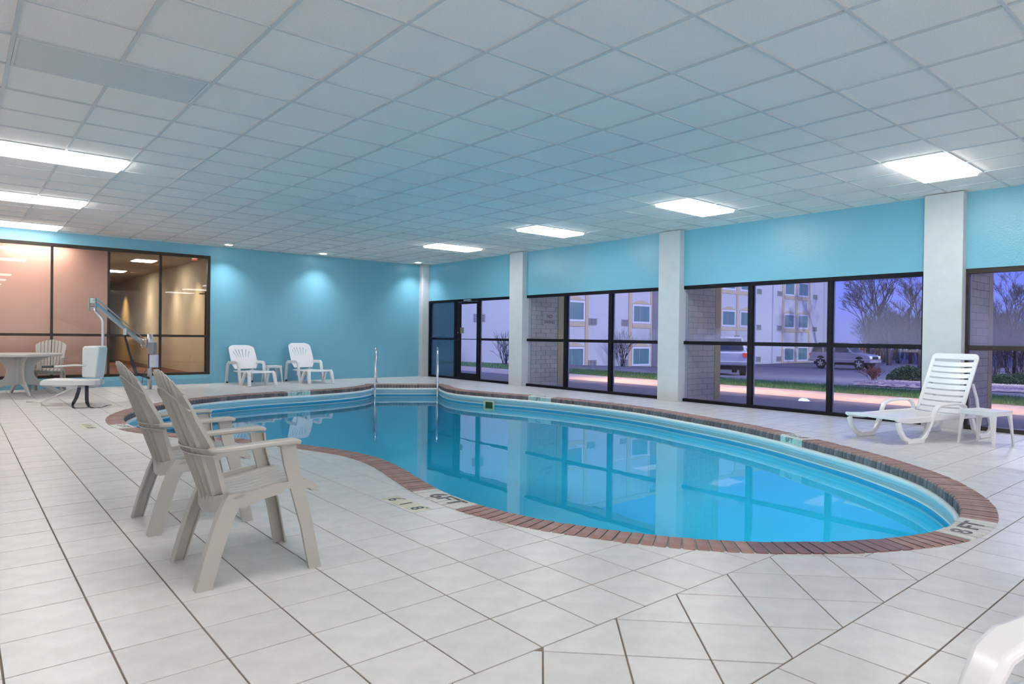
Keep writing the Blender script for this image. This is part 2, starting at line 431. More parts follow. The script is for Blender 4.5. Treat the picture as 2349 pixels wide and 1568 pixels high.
for k, (sc, q) in enumerate(tiles):
    g = .0034
    full = len(q) == 4
    q2 = shrink(q, g) if area(q) > .003 else q
    if area(q) < .0006: continue
    dz = rnd.uniform(-.0004, .0004)
    if sc > 0 and k < 300:
        cx_, cy_ = sum(p[0] for p in q2)/len(q2), sum(p[1] for p in q2)/len(q2)
        key = tuple((round(p[0]-cx_, 3), round(p[1]-cy_, 3)) for p in q2) if full else None
        if key in tile_master:
            c = bpy.data.objects.new('floor_tile', tile_master[key]); COL.objects.link(c); c.parent = floor_o; c.location = (cx_, cy_, dz)
        else:
            q3 = shrink(q2, .0012) if area(q2) > .003 else q2
            if len(q3) != len(q2): q3 = q2
            if sum(q2[i-1][0]*q2[i][1]-q2[i][0]*q2[i-1][1] for i in range(len(q2))) < 0: q2 = q2[::-1]
            if sum(q3[i-1][0]*q3[i][1]-q3[i][0]*q3[i-1][1] for i in range(len(q3))) < 0: q3 = q3[::-1]
            L0 = [(p[0]-cx_, p[1]-cy_, -.008) for p in q2]; L1 = [(p[0]-cx_, p[1]-cy_, -.0009) for p in q2]; L2 = [(p[0]-cx_, p[1]-cy_, 0) for p in q3]
            ob = MB().loft([L0, L1, L2]).build('floor_tile', M_tile, floor_o)
            ob.location = (cx_, cy_, dz)
            if full: tile_master[key] = ob.data
    else:
        if sum(q2[i-1][0]*q2[i][1]-q2[i][0]*q2[i-1][1] for i in range(len(q2))) < 0: q2 = q2[::-1]
        stf.loft([[(p[0], p[1], -.006) for p in q2], [(p[0], p[1], dz) for p in q2]])
stf.build('far_floor_tiles', M_tile, floor_o, kind='stuff')

# ------------------------------------------------------------------ ceiling
ceil_o = sroot('ceiling', 'suspended ceiling of white mineral fibre tiles in a metal grid')
MB().box(XL, XW+.3, YF, YB+.2, HC+.12, HC+.2).build('ceiling_deck', M_white, ceil_o)
ix0, ix1 = math.floor((XL-GX)/T), math.ceil((XW-GX)/T); jy0, jy1 = math.floor((YF-GY)/T), math.ceil((YB-GY)/T)
lit = []
for j in (-11, -6, -1, 4, 9, 14):
    lit.append((8, j, True))
for j in (-11, -6, -1, 4, 9, 14, 19):
    lit.append((-4, j, j != 4))
used = set()
for (i, j, on) in lit:
    used.add((i, j)); used.add((i+1, j))
tee = MB()
for i in range(ix0+1, ix1):
    x = GX+T*i
    if not (XL < x < XW): continue
    cuts = sorted(GY+T*j for (fi, j, on) in lit if fi+1 == i); y_ = YF
    for c_ in cuts:
        if c_ > y_: tee.box(x-.012, x+.012, y_, c_, HC, HC+.03)
        y_ = max(y_, c_+T)
    if y_ < YB: tee.box(x-.012, x+.012, y_, YB, HC, HC+.03)
tee.build('main_tee', M_tee, ceil_o, kind='stuff')
tee = MB()
for j in range(jy0+1, jy1):
    y = GY+T*j
    if not (YF < y < YB): continue
    for i in range(ix0, ix1):
        x0, x1 = max(XL, GX+T*i), min(XW, GX+T*(i+1))
        tee.box(x0+.012, x1-.012, y-.010, y+.010, HC-.0004, HC+.03)
tee.build('cross_tee', M_tee, ceil_o, kind='stuff')
wa = MB()
wa.box(XL, XW, YB-.02, YB, HC-.001, HC+.02); wa.box(XW-.02, XW, YF, YB, HC-.001, HC+.02)
wa.build('wall_angle', M_tee, ceil_o)
tl = []
for i in range(ix0, ix1):
    for j in range(jy0, jy1):
        if (i, j) in used: continue
        x0, x1 = max(XL, GX+T*i), min(XW, GX+T*(i+1)); y0, y1 = max(YF, GY+T*j), min(YB, GY+T*(j+1))
        if x1-x0 < .03 or y1-y0 < .03: continue
        v = Vector(((x0+x1)/2, (y0+y1)/2, HC-EYE)); dep = v.dot(FW)
        vis = dep > .4 and abs(v.dot(RT)/dep*FPX) < 1250 and v.dot(UP)/dep*FPX < 860
        tl.append(((x1-x0)*(y1-y0)/dep**3 if vis else 0, x0, x1, y0, y1))
tl.sort(key=lambda t: -t[0]); st = MB(); cm = {}
for k, (s_, x0, x1, y0, y1) in enumerate(tl):
    hx, hy = (x1-x0)/2-.003, (y1-y0)/2-.003
    if s_ > 0 and k < 300:
        key = (round(hx, 3), round(hy, 3)); tilt = rnd.uniform(-.0016, .0016); c = ((x0+x1)/2, (y0+y1)/2, HC+.009+rnd.uniform(0, .002))
        if key in cm:
            o = bpy.data.objects.new('ceiling_tile', cm[key]); COL.objects.link(o); o.parent = ceil_o
        else:
            o = MB().box(-hx, hx, -hy, hy, 0, .016).build('ceiling_tile', M_ctile, ceil_o); cm[key] = o.data
        o.location = c; o.rotation_euler = (tilt, rnd.uniform(-.001, .001), 0)
    else: st.box(x0+.003, x1-.003, y0+.003, y1-.003, HC+.009+rnd.uniform(0, .002), HC+.025)
st.build('far_ceiling_tiles', M_ctile, ceil_o, kind='stuff')

# lamps in the ceiling grid
names_r = {-1: 'lit fluorescent ceiling panel nearest the right hand windows, right of the picture', 4: 'lit ceiling panel, second nearest of the row along the windows',
           9: 'lit ceiling panel, third of the row along the windows', 14: 'lit ceiling panel farthest along the windows, near the corner'}
names_l = {4: 'unlit grey ceiling panel at the upper left', 9: 'brightly lit ceiling panel nearest on the left side', 14: 'lit ceiling panel above the round table, second on the left', 19: 'farthest ceiling panel on the left, partly cut by the picture edge'}
for (i, j, on) in lit:
    x0, y0 = GX+T*i, GY+T*j
    lb = (names_r if i == 8 else names_l).get(j, 'lit ceiling panel behind the camera')
    t = thing('ceiling_light', (x0+T, y0+T/2, HC), lb, 'ceiling light', group='recessed fluorescent panels')
    f = MB()
    a, b = T-.014, T/2-.014
    f.box(-a, a, -b, -b+.016, -.002, .02); f.box(-a, a, b-.016, b, -.002, .02); f.box(-a, -a+.016, -b+.016, b-.016, -.002, .02); f.box(a-.016, a, -b+.016, b-.016, -.002, .02)
    f.build('frame', M_lampfr, t)
    (MB().loft([[(-a+.016, -b+.016, .004), (a-.016, -b+.016, .004), (a-.016, b-.016, .004), (-a+.016, b-.016, .004)], [(-a+.028, -b+.028, -.034 if on else -.004), (a-.028, -b+.028, -.034 if on else -.004), (a-.028, b-.028, -.034 if on else -.004), (-a+.028, b-.028, -.034 if on else -.004)]])).build('diffuser', M_diff if on else M_diffoff, t)
def downlight(x, y, lb, en=80, tilt=0):
    t = thing('downlight', (x, y, HC), lb, 'ceiling light', group='round downlights washing the back wall')
    r_ = MB(); n = 24; rings = []
    for rr, zz in ((.075, .0), (.088, -.004), (.088, .003), (.07, .003)):
        rings.append([(rr*math.cos(2*math.pi*k/n), rr*math.sin(2*math.pi*k/n), zz) for k in range(n)])
    r_.loft(rings, cap=False).build('trim_ring', M_lampfr, t, smooth=True)
    MB().prism([(.07*math.cos(2*math.pi*k/n), .07*math.sin(2*math.pi*k/n)) for k in range(n)], .002, .003, 'z').build('bulb', M_bulb, t)
    l = bpy.data.lights.new('downlight_lamp', 'SPOT'); l.energy = en; l.spot_size = R_(112); l.spot_blend = 1.0; l.color = (1, .96, .98); l.shadow_soft_size = .05
    lo = bpy.data.objects.new('lamp', l); COL.objects.link(lo); lo.parent = t; lo.location = (0, 0, -.012)
    return t
downlight(4.55, 15.0, 'small round downlight above the left white lounge chair, left of the blue wall')
downlight(6.71, 15.0, 'small round downlight at the middle of the blue back wall')
downlight(9.35, 15.0, 'small round downlight close to the corner pilaster')
downlight(.55, 15.0, 'small round downlight at the far left by the picture edge')
downlight(2.5, 15.0, 'round downlight above the interior window') if False else None

# ------------------------------------------------------------------ pillars and walls
for k, (y0, y1) in enumerate([(11.23, 11.68), (7.03, 7.48), (2.765, 3.206), (-1.45, -1.0)]):
    struct('trim_%d' % (k+1), MB().box(9.72, XW+.14, y0, y1, 0, HC), M_white, ['white square pillar between the glass door bay and the second window', 'white square pillar in the middle of the window wall', 'white square pillar behind the white slatted lounger', 'white pillar behind the camera'][k], bevel=.004)
struct('trim_5', MB().box(9.645, XW, 15.25, YB, 0, HC), M_white, 'narrow white pilaster in the far corner', bevel=.004)
ZT = 2.037
wr = MB()
PY = [(-4.6, -1.45), (-1.0, 2.765), (3.206, 7.03), (7.48, 11.23), (11.68, 15.25)]
for (a, b) in PY: wr.box(XW-.012, XW+.14, a, b, ZT, HC+.1)
wr.box(XW-.012, XW+.14, 15.25, YB+.2, 0, HC+.1)
struct('wall_right', wr, M_blue, 'blue painted wall band above the windows')
wb = MB()
wb.box(4.296, XW+.14, YB, YB+.15, 0, HC+.1); wb.box(XL, 4.296, YB, YB+.15, 2.79, HC+.1); wb.box(XL, 4.296, YB, YB+.15, 0, .20)
struct('wall_back', wb, M_blue, 'blue painted back wall')
struct('trim_6', MB().box(XL, 4.31, YB-.03, YB, .105, .20), M_blue, 'blue sill under the interior window', bevel=.004)
struct('wall_left', MB().box(XL-.15, XL, YF, YB+.15, 0, HC+.1), M_white, 'white left wall')
struct('wall_front', MB().box(XL, XW+.14, YF-.15, YF, 0, HC+.1), M_white, 'white wall behind the camera')

# uplights added to brighten the ceiling, behind the camera and on the left wall
for k, (x, y, rz, en) in enumerate(((XL+.02, -2.5, 0, 2900), (XL+.02, 8.0, 0, 3200), (XL+.02, 12.0, 0, 2900), (-.5, YF+.02, 90, 2700), (3.0, YF+.02, 90, 2900), (6.5, YF+.02, 90, 2900))):
    t = thing('added_uplight', (x, y, .75), 'added white wall uplight outside the picture, to brighten the ceiling', 'added lamp', R_(rz), 'added uplights')
    m = MB(); m.box(0, .02, -.35, .35, -.1, .1).box(.02, .16, -.35, .35, -.1, -.085).box(.145, .16, -.35, .35, -.085, .02); m.build('housing', M_lampfr, t)
    l = bpy.data.lights.new('uplight', 'AREA'); l.shape = 'RECTANGLE'; l.size = .11; l.size_y = .66; l.energy = en; l.color = (1, .97, .935)
    lo = bpy.data.objects.new('lamp', l); COL.objects.link(lo); lo.parent = t; lo.location = (.085, 0, -.04); lo.rotation_euler = (R_(180), R_(-84), 0)

# ------------------------------------------------------------------ window wall glazing
def glazed(name, label, y0, y1, mull, fm, panes, mid=(1.005, 1.065), door=None):
    root = sroot(name, label)
    X0, X1 = XW+.0, XW+.09
    f = MB(); fw = .058
    f.box(X0, X1, y0, y1, ZT-.062, ZT); f.box(X0, X1, y0, y1, 0, .052)
    f.box(X0, X1, y0, y0+fw, .052, ZT-.062); f.box(X0, X1, y1-fw, y1, .052, ZT-.062)
    f.build('frame', fm, root, bevel=.003)
    ys = [y0+fw]+[v for m_ in mull for v in m_]+[y1-fw]
    for (a, b) in mull: MB().box(X0+.002, X1-.002, a, b, .052, ZT-.062).build('mullion', fm, root, bevel=.003)
    for k in range(0, len(ys), 2):
        a, b = ys[k], ys[k+1]
        if door and abs((a+b)/2-door) < .4: continue
        MB().box(X0+.01, X1-.01, a, b, mid[0], mid[1]).build('transom', fm, root, bevel=.003)
        for z0, z1, w_ in ((.052, mid[0], 0), (mid[1], ZT-.062, 1)):
            MB().box(X0+.052, X0+.058, a-.004, b+.004, z0-.004, z1+.004).build('pane', panes[k//2][w_], root)
            # bright aluminium glazing bead on the side of the mullion
            MB().box(X0+.058, X1-.004, b-.008, b, z0, z1).build('glazing_bead', M_alu, root)
    return root
H = M_glassH
glazed('window_1', 'black framed six pane window between the first two pillars from the corner', 7.48, 11.31, [(8.705, 8.795), (9.955, 10.045)], M_black,
       [(M_glass, H), (M_glass, M_glass), (M_glass, M_glass)])
glazed('window_2', 'large black framed six pane window between the middle and right pillars', 3.206, 7.10, [(4.445, 4.515), (5.713, 5.797)], M_black,
       [(M_glass, M_glassH2), (M_glass, M_glass), (M_glass, H)])
glazed('window_3', 'brown framed window behind the white lounger and side table', -1.0, 2.79, [(.23, .31), (1.46, 1.54)], M_brown,
       [(M_glass, M_glass), (M_glass, M_glass), (M_glass, M_glassH2)])
glazed('window_4', 'brown framed window behind the camera', -4.6, -1.45, [(-3.1, -3.0)], M_brown, [(M_glass, M_glass), (M_glass, M_glass)])
# the bay with the glass door
bay = glazed('window_5', 'black framed side panes either side of the glass door', 11.68, 15.25, [(13.0, 13.06), (13.98, 14.07)], M_black,
             [(M_glass, M_glass), (M_glass, M_glass), (M_glassF, M_glassF)], mid=(1.0, 1.055), door=13.52)
dr = sroot('door_1', 'narrow black framed glass door beside the corner pane')
D0, D1 = 13.065, 13.975; X0 = XW+.015
d = MB(); d.box(X0, X0+.045, D0, D0+.055, .012, ZT-.07); d.box(X0, X0+.045, D1-.16, D1, .012, ZT-.07); d.box(X0, X0+.045, D0+.055, D1-.16, .012, .17); d.box(X0, X0+.045, D0+.055, D1-.16, ZT-.125, ZT-.07)
d.build('door_frame', M_black, dr, bevel=.003)
MB().box(X0+.008, X0+.04, D0+.055, D1-.16, 1.018, 1.036).build('transom', M_black, dr)
for z0, z1 in ((.17, 1.018), (1.036, ZT-.125)): MB().box(X0+.02, X0+.026, D0+.05, D1-.155, z0, z1).build('pane', M_glass, dr)
MB().box(X0-.035, X0, D1-.17, D1-.09, .78, 1.0).build('pull_handle', M_black, dr, bevel=.006)
lk = MB(); n = 16
lk.prism([(D1-.085+.018*math.cos(2*math.pi*k/n), 1.19+.018*math.sin(2*math.pi*k/n)) for k in range(n)], X0-.014, X0, 'x').build('lock_cylinder', M_chrome, dr)
MB().prism([(D1-.085+.022*math.cos(2*math.pi*k/n), 1.0+.022*math.sin(2*math.pi*k/n)) for k in range(n)], X0-.02, X0, 'x').build('thumb_turn', M_dark, dr)
cl = MB(); cl.box(XW-.06, XW-.005, 13.3, 13.58, ZT-.055, ZT-.015); co = cl.build('closer_body', M_steel, dr, bevel=.006)
MB().bar([(XW-.03, 13.44, ZT-.06), (XW-.06, 13.62, ZT-.075), (XW-.0, 13.86, ZT-.085)], .022, .006, (0, 0, 1)).build('closer_arm', M_dark, dr)
pp = MB().box(XW-.01+.034, XW+.028, 13.67, 13.815, 1.17, 1.32).build('paper_notice', mat('brown_paper', (.20, .17, .12), .8), dr)
pp['label'] = 'brown paper notice stuck on the door glass'

# ------------------------------------------------------------------ interior window in the back wall
w6 = sroot('window_6', 'wide bronze framed interior window in the blue back wall, looking into a corridor')
f = MB(); y0, y1 = YB-.012, YB+.075
f.box(XL, 4.296, y0, y1, 2.725, 2.79); f.box(XL, 4.296, y0, y1, .20, .255); f.box(4.235, 4.296, y0, y1, .255, 2.725)
f.build('frame', M_bronze, w6, bevel=.003)
mx_ = [4.235, 3.335, 2.392, 1.45, .505, -.44, -1.385, -2.33]
ml = [3.294, 2.354, 1.41, .464, -.48, -1.425, -2.37]
for a, b in zip(ml, mx_[1:]): MB().box(a, b, y0+.003, y1-.003, .255, 2.725).build('mullion', M_bronze, w6, bevel=.003)
edges = [(3.335, 4.235), (2.392, 3.294), (1.45, 2.354), (.505, 1.41), (-.44, .464), (-1.385, -.48), (-2.33, -1.425), (XL, -2.37)]
M_glassI = glass('interior_glass', (.93, .92, .90))
M_glassP = glass('interior_glass_pink', (.93, .90, .88))
for k, (a, b) in enumerate(edges):
    MB().box(a, b, y0+.008, y1-.01, 1.01, 1.06).build('transom', M_bronze, w6, bevel=.002)
    for z0, z1 in ((.255, 1.01), (1.06, 2.725)): MB().box(a-.004, b+.004, YB+.03, YB+.036, z0-.003, z1+.003).build('pane', M_glassI if k < 2 else M_glassP, w6)

# corridor behind it
M_cor = mat('corridor_wall_beige', (.50, .42, .30), .8, nscale=2, namt=.2, bump=.1)
M_pinkw = mat('corridor_pink_wall', (.72, .48, .41), .7, nscale=.8, namt=.1)
M_carpet = mat('corridor_carpet', (.16, .07, .055), .95, nscale=60, namt=.5)
M_corc = mat('corridor_ceiling', (.42, .36, .29), .9)
struct('wall_corridor_right', MB().box(4.36, 4.5, YB+.151, 30, 0, 2.9), M_cor, 'beige corridor wall washed by downlights')
struct('wall_corridor_left', MB().box(2.3, 2.46, 16.12, 30, 0, 2.9), M_cor, 'left wall of the corridor')
struct('wall_corridor_end', MB().box(2.05, 4.5, 30, 30.1, 0, 2.9), M_cor, 'end wall of the corridor')
struct('wall_lobby', MB().box(XL-.2, 2.46, 16.0, 16.12, 0, 2.9), M_pinkw, 'pinkish wall behind the left panes of the interior window')
struct('wall_lobby_side', MB().box(XL-.35, XL-.2, YB+.15, 16.12, 0, 2.9), M_pinkw, 'side of the pink lobby')
struct('floor_corridor', MB().box(XL-.35, 4.5, YB+.15, 30.1, .0, .04), M_carpet, 'dark red corridor carpet')
struct('ceiling_corridor', MB().box(XL-.35, 4.5, YB+.15, 30.1, 2.81, 2.9), M_corc, 'corridor ceiling')
struct('baseboard_corridor', MB().box(4.34, 4.36, YB+.151, 30, .04, .16), mat('corridor_base', (.30, .15, .11), .6), 'red brown corridor baseboard')
M_corl = mat('corridor_lamp', (.9, .9, .9), .5, emit=(1, .93, .85), est=30)
for k, yy in enumerate((17.75, 21.4)):
    t = thing('corridor_light', (3.45, yy, 2.81), ['lit corridor ceiling panel nearest the glass', 'second lit corridor ceiling panel', 'third corridor ceiling panel, deepest'][k], 'ceiling light')
    MB().box(-.25, .25, -.33, .33, -.012, 0).build('frame', M_lampfr, t); MB().box(-.22, .22, -.3, .3, -.018, -.012).build('diffuser', M_corl, t)
for k, (yy, c) in enumerate(((16.6, (1, .82, .6)), (18.6, (1, .85, .65)), (21.6, (1, .84, .62)), (25.2, (1, .70, .28)))):
    t = thing('corridor_downlight', (3.92, yy, 2.81), ['nearest corridor downlight by the right jamb', 'second corridor downlight from the glass', 'third corridor downlight from the glass', 'deepest and yellowest of the corridor downlights'][k], 'ceiling light')
    MB().prism([(.06*math.cos(2*math.pi*q/16), .06*math.sin(2*math.pi*q/16)) for q in range(16)], -.006, 0, 'z').build('trim_ring', M_lampfr, t)
    l = bpy.data.lights.new('l', 'SPOT'); l.energy = 260 if k != 3 else 330; l.spot_size = R_(92); l.spot_blend = 1; l.color = c; l.shadow_soft_size = .12
    lo = bpy.data.objects.new('lamp', l); COL.objects.link(lo); lo.parent = t; lo.location = (0, 0, -.012)
for xx in (-2.4, -.6, 1.2):
    t = thing('lobby_light', (xx, 15.78, 2.81), 'warm strip lamp in the ceiling above the pink wall', 'ceiling light', group='lobby strip lamps')
    MB().box(-.55, .55, -.06, .06, -.02, 0).build('diffuser', mat('lobby_lamp', (.9, .9, .9), .5, emit=(1, .86, .78), est=24), t)
ex = thing('exit_sign', P(446, 593, 15.0), 'small red lit exit sign under the corridor ceiling', 'sign')
MB().box(-.06, .06, -.02, .02, -.045, .045).build('housing', mat('exit_red', (.5, .05, .04), .4, emit=(1, .16, .12), est=.35), ex, bevel=.004)
MB().box(-.01, .01, -.01, .01, .045, .12).build('stem', M_lampfr, ex)
text_mesh('EXIT', .05, mat('exit_white', (.9, .9, .9), .5, emit=(1, .9, .88), est=.6), 'lettering', ex, frame_mat((0, -.022, 0), (1, 0, 0), (0, 0, 1), (0, -1, 0)))
hk = thing('door_edge', P(470, 860, 14.95), 'thin dark door edge with a short arm at the right jamb of the interior window', 'door'); hk.location.z = .04
tp = P(470, 668, 14.95).z-.04; hz_ = P(470, 674, 14.95).z-.04
MB().box(-.012, .012, -.02, .02, 0, tp).build('stile', M_bronze, hk)
MB().box(-.13, 0, -.01, .01, hz_-.012, hz_+.012).build('closer_arm', M_dark, hk)
ol = thing('wall_outlet', (4.352, 17.2, .52), 'small cream wall outlet low on the corridor wall', 'outlet')
MB().box(-.006, 0, -.035, .035, -.06, .06).build('plate', M_cream, ol, bevel=.002)
for z_ in (-.025, .025): MB().box(-.009, -.006, -.014, .014, z_-.012, z_+.012).build('socket', M_dark, ol)

# ------------------------------------------------------------------ the pool
WZ = -.24
pool = thing('swimming_pool', (0, 0, 0), 'freeform swimming pool with brick coping and blue liner', 'pool')
# mortar bed under the bricks
def ring_band(pts, a, b, z, closed=False):
    v = []; f = []
    for i in range(len(pts)):
        n0, t0 = outn(pts, i); v += [(*(pts[i]+n0*sg*a), z), (*(pts[i]+n0*sg*b), z)]
        if i: f.append((2*i-2, 2*i-1, 2*i+1, 2*i))
    return v, f
mo = MB(); mp_ = resample(curve, .06)
rings = []
for i in range(len(mp_)):
    n0, t0 = outn(mp_, i)
    rings.append([(*(mp_[i]+n0*sg*a), z) for a, z in ((.006, -.073), (.006, -.006), (.014, -.0005), (.203, -.0005), (.203, -.073))])
mo.loft(rings)
for (a, b) in ((A2-nd*.12, B2+nd*.12),):
    mo.loft([[(*(p+nn*q), z) for q, z in ((.006, -.073), (.006, -.004), (.014, -.0005), (.203, -.0005), (.203, -.073))] for p in (a, b)])
mo.build('mortar_bed', M_mortar, pool)
def brick_mesh(w0=BW, mats=0):
    h = w0/2; z1 = .006; m = MB()
    prof = [(.0, -BH), (.0, -.012), (.004, -.002), (.013, z1-.0015), (.02, z1), (BL-.002, z1), (BL, z1-.003), (BL, -BH)]
    n = len(prof)
    ins = .0015
    rr = [[(p[0], -h, p[1]) for p in prof], [(p[0], h, p[1]) for p in prof]]
    vs = rr[0]+rr[1]
    m.v = vs
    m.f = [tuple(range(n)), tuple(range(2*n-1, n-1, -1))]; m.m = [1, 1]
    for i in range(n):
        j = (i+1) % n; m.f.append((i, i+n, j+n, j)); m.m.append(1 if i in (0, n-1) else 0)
    return m
prot = {}
def get_brick(kind):
    if kind not in prot:
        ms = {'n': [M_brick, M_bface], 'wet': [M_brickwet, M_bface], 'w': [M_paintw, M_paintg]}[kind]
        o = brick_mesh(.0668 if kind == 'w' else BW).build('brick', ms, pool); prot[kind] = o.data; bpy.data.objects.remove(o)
    return prot[kind]
bricks = []
bp_ = resample(curve, PITCH_B)
for i in range(len(bp_)):
    n0, t0 = outn(bp_, i); bricks.append((bp_[i], n0*sg))
L2 = (B2-A2).length; nb = int((L2+.24)/PITCH_B)
for k in range(nb):
    bricks.append((A2+nd*(-.1+k*PITCH_B), nn))
def near(p, q): return (p-Vector(q)).length
marks = {'near 6': ((2.655, 3.515), (2.665, 3.935)), 'right': ((4.42, 1.37), (4.80, 1.375)), '8ft': ((7.385, 3.886), (7.216, 3.58)), '3ft right': ((8.20, 9.27), (8.29, 8.8)), '3ft left': ((4.85, 12.36), (5.3, 12.40)), 'left end': ((1.64, 8.7), (1.63, 9.05))}
def idx(q): return min(range(len(bp_)), key=lambda i: near(bp_[i], q))
white = set(); spans = {}
for k, (a, b) in marks.items():
    i0, i1 = sorted((idx(a), idx(b))); spans[k] = (i0, i1); white |= set(range(i0, i1+1))
wet = {i for i in range(len(bp_)) if 3.35 < bp_[i].x < 4.02 and bp_[i].y < 1.95}
bl = []
for i, (p, n_) in enumerate(bricks):
    v = Vector((p.x, p.y, -EYE)); dep = v.dot(FW)
    vis = dep > .5 and abs(v.dot(RT)/dep*FPX) < 1230
    kind = 'w' if i in white else ('wet' if i in wet else 'n')
    bl.append((1/dep**3 if vis else 0, i, p, n_, kind))
bl.sort(key=lambda t: -t[0])
rest = {'n': MB(), 'wet': MB(), 'w': MB()}
for k, (s_, i, p, n_, kind) in enumerate(bl):
    dz = rnd.uniform(-.0015, .0015); ang = math.atan2(n_.y, n_.x)+rnd.uniform(-.008, .008); off = rnd.uniform(-.002, .002)
    Mx = Matrix.Translation((p.x+n_.x*off, p.y+n_.y*off, dz)) @ Matrix.Rotation(ang, 4, 'Z')
    if k < 300:
        o = bpy.data.objects.new('painted_brick' if kind == 'w' else 'brick', get_brick(kind)); COL.objects.link(o); o.parent = pool; o.matrix_local = Mx
        if kind == 'w': o['label'] = 'white painted brick of a depth marking'
        if kind == 'wet': o['label'] = 'damp darker purple brick'
    else:
        b = brick_mesh(); rest[kind].add(b.v, b.f, 0, Mx)
        for q in range(len(b.f)): rest[kind].m[-len(b.f)+q] = b.m[q]
rest['n'].build('far_bricks', [M_brick, M_bface], pool, kind='stuff')
if rest['wet'].v: rest['wet'].build('far_wet_bricks', [M_brickwet, M_bface], pool, kind='stuff')
if rest['w'].v:
    o = rest['w'].build('far_painted_bricks', [M_paintw, M_paintg], pool, kind='stuff'); o['label'] = 'white painted far coping bricks'
# lettering on the coping: on top (read from the deck) and on the face (read from the water)
def mark(key, top, face, ts=.15, fs=.075, flip=False):
    i0, i1 = spans[key]; ic = (i0+i1)//2; p = bp_[ic]; n_ = bricks[ic][1]; t = Vector((n_.y, -n_.x))
    # top text: upright for somebody on the deck looking at the water -> up vector points to the water
    up = -n_; xx = Vector((up.y, -up.x))
    if flip: up = n_; xx = Vector((up.y, -up.x))
    c = p+n_*.105
    if top: text_mesh(top, ts, M_ink, 'depth_lettering', pool, frame_mat((c.x, c.y, .0075), (xx.x, xx.y, 0), (up.x, up.y, 0), (0, 0, 1)), .0006, 1.25)
    # face text seen from the water, face normal is -n_
    fx = Vector((-n_.y, n_.x))
    # x axis must be such that x cross up(z) = -n_ ... normal towards the water
    zz = Vector((-n_.x, -n_.y, 0)); xv = Vector((0, 0, 1)).cross(zz)
    c = p-n_*.0012
    if face: text_mesh(face, fs, M_ink, 'face_lettering', pool, frame_mat((c.x, c.y, -.038), xv, (0, 0, 1), zz), .0006, 1.15)
mark('near 6', '6FT', None, .17, flip=False)
mark('right', '8 FT', None, .15)
mark('8ft', '8 FT', '8FT', .14)
mark('3ft right', '3FT', '3FT', .14)
mark('3ft left', '3FT', '3FT', .14)
mark('left end', '3 FT', None, .12)

# liner wall below the bricks
prof = [(-.012, -.074, 0), (.004, -.077, 0), (.020, -.084, 0), (.028, -.098, 0), (.024, -.114, 0), (.012, -.128, 0), (.004, -.134, 1), (-.002, -.136, 1), (-.004, -.150, 1), (-.004, -.1665, 1),
        (-.010, -.167, 2), (-.010, -.1705, 2), (-.004, -.171, 1), (-.004, -.1795, 1), (-.010, -.180, 2), (-.010, -.1835, 2), (-.004, -.184, 1), (-.004, -.1925, 1), (-.010, -.193, 2), (-.010, -.1965, 2), (-.002, -.198, 1), (.002, -.206, 1), (.008, -.209, 0), (.008, -.216, 0), (.0, -.220, 3), (.0, -.236, 3),
        (.0, -.275, 3), (.004, -.278, 1), (.004, -.284, 1), (0, -.29, 4), (.01, -.60, 4), (.05, -.85, 4), (.14, -1.08, 4), (.28, -1.26, 4), (.46, -1.38, 4), (.66, -1.44, 4), (.80, -1.452, 4)]
def sweep(pts, normals, m, prof):
    n = len(prof); o = len(m.v)
    for p, nv in zip(pts, normals):
        for d_, z, _ in prof: m.v.append((p.x-nv.x*d_, p.y-nv.y*d_, z))
    for i in range(len(pts)-1):
        for k in range(n-1):
            m.f.append((o+i*n+k, o+i*n+k+1, o+(i+1)*n+k+1, o+(i+1)*n+k)); m.m.append(prof[k+1][2])
lw = MB(); pts = resample(curve, .05); nrm = [outn(pts, i)[0]*sg for i in range(len(pts))]
pts.append(A_.copy()); nrm.append(nrm[-1])
sweep(pts, nrm, lw, prof)
o = lw.build('liner_wall', [M_bead, M_pale, M_groove, M_deep, M_liner], pool, smooth=True)
lw = MB(); sweep([A2-nd*.005, B2+nd*.005], [nn, nn], lw, prof)
sweep([A_, A2], [-nd, -nd], lw, prof); sweep([B_, B2], [nd, nd], lw, prof)
o = lw.build('niche_liner_wall', [M_bead, M_pale, M_groove, M_deep, M_liner], pool)
# brick returns closing the niche
fl = MB(); ip = IP
fl.v = [(x, y, -1.45) for x, y in ip]; fl.f = [tuple(range(len(ip)))]; fl.m = [0]
fl.build('pool_floor', M_liner, pool)
# water
wm = bpy.data.materials.new('pool_water'); wm.use_nodes = True; nt = wm.node_tree; N = nt.nodes; L = nt.links; N.clear()
o_ = N.new('ShaderNodeOutputMaterial'); tr = N.new('ShaderNodeBsdfTransparent'); tr.inputs[0].default_value = (.47, .92, .985, 1)
gl = N.new('ShaderNodeBsdfGlossy'); gl.inputs['Roughness'].default_value = .006; fr = N.new('ShaderNodeFresnel'); fr.inputs[0].default_value = 1.36
mx = N.new('ShaderNodeMixShader'); L.new(fr.outputs[0], mx.inputs[0]); L.new(tr.outputs[0], mx.inputs[1]); L.new(gl.outputs[0], mx.inputs[2])
tcn = N.new('ShaderNodeTexCoord'); nz = N.new('ShaderNodeTexNoise'); nz.inputs['Scale'].default_value = 1.1; nz.inputs['Detail'].default_value = 2
L.new(tcn.outputs['Object'], nz.inputs['Vector']); bp = N.new('ShaderNodeBump'); bp.inputs['Strength'].default_value = .03; bp.inputs['Distance'].default_value = .05
L.new(nz.outputs[0], bp.inputs['Height']); L.new(bp.outputs[0], gl.inputs['Normal']); L.new(bp.outputs[0], fr.inputs['Normal']); L.new(mx.outputs[0], o_.inputs[0])
wa = MB(); wa.v = [(x, y, WZ) for x, y in ip]; wa.f = [tuple(range(len(ip)))]; wa.m = [0]
wo = wa.build('water', wm, pool)
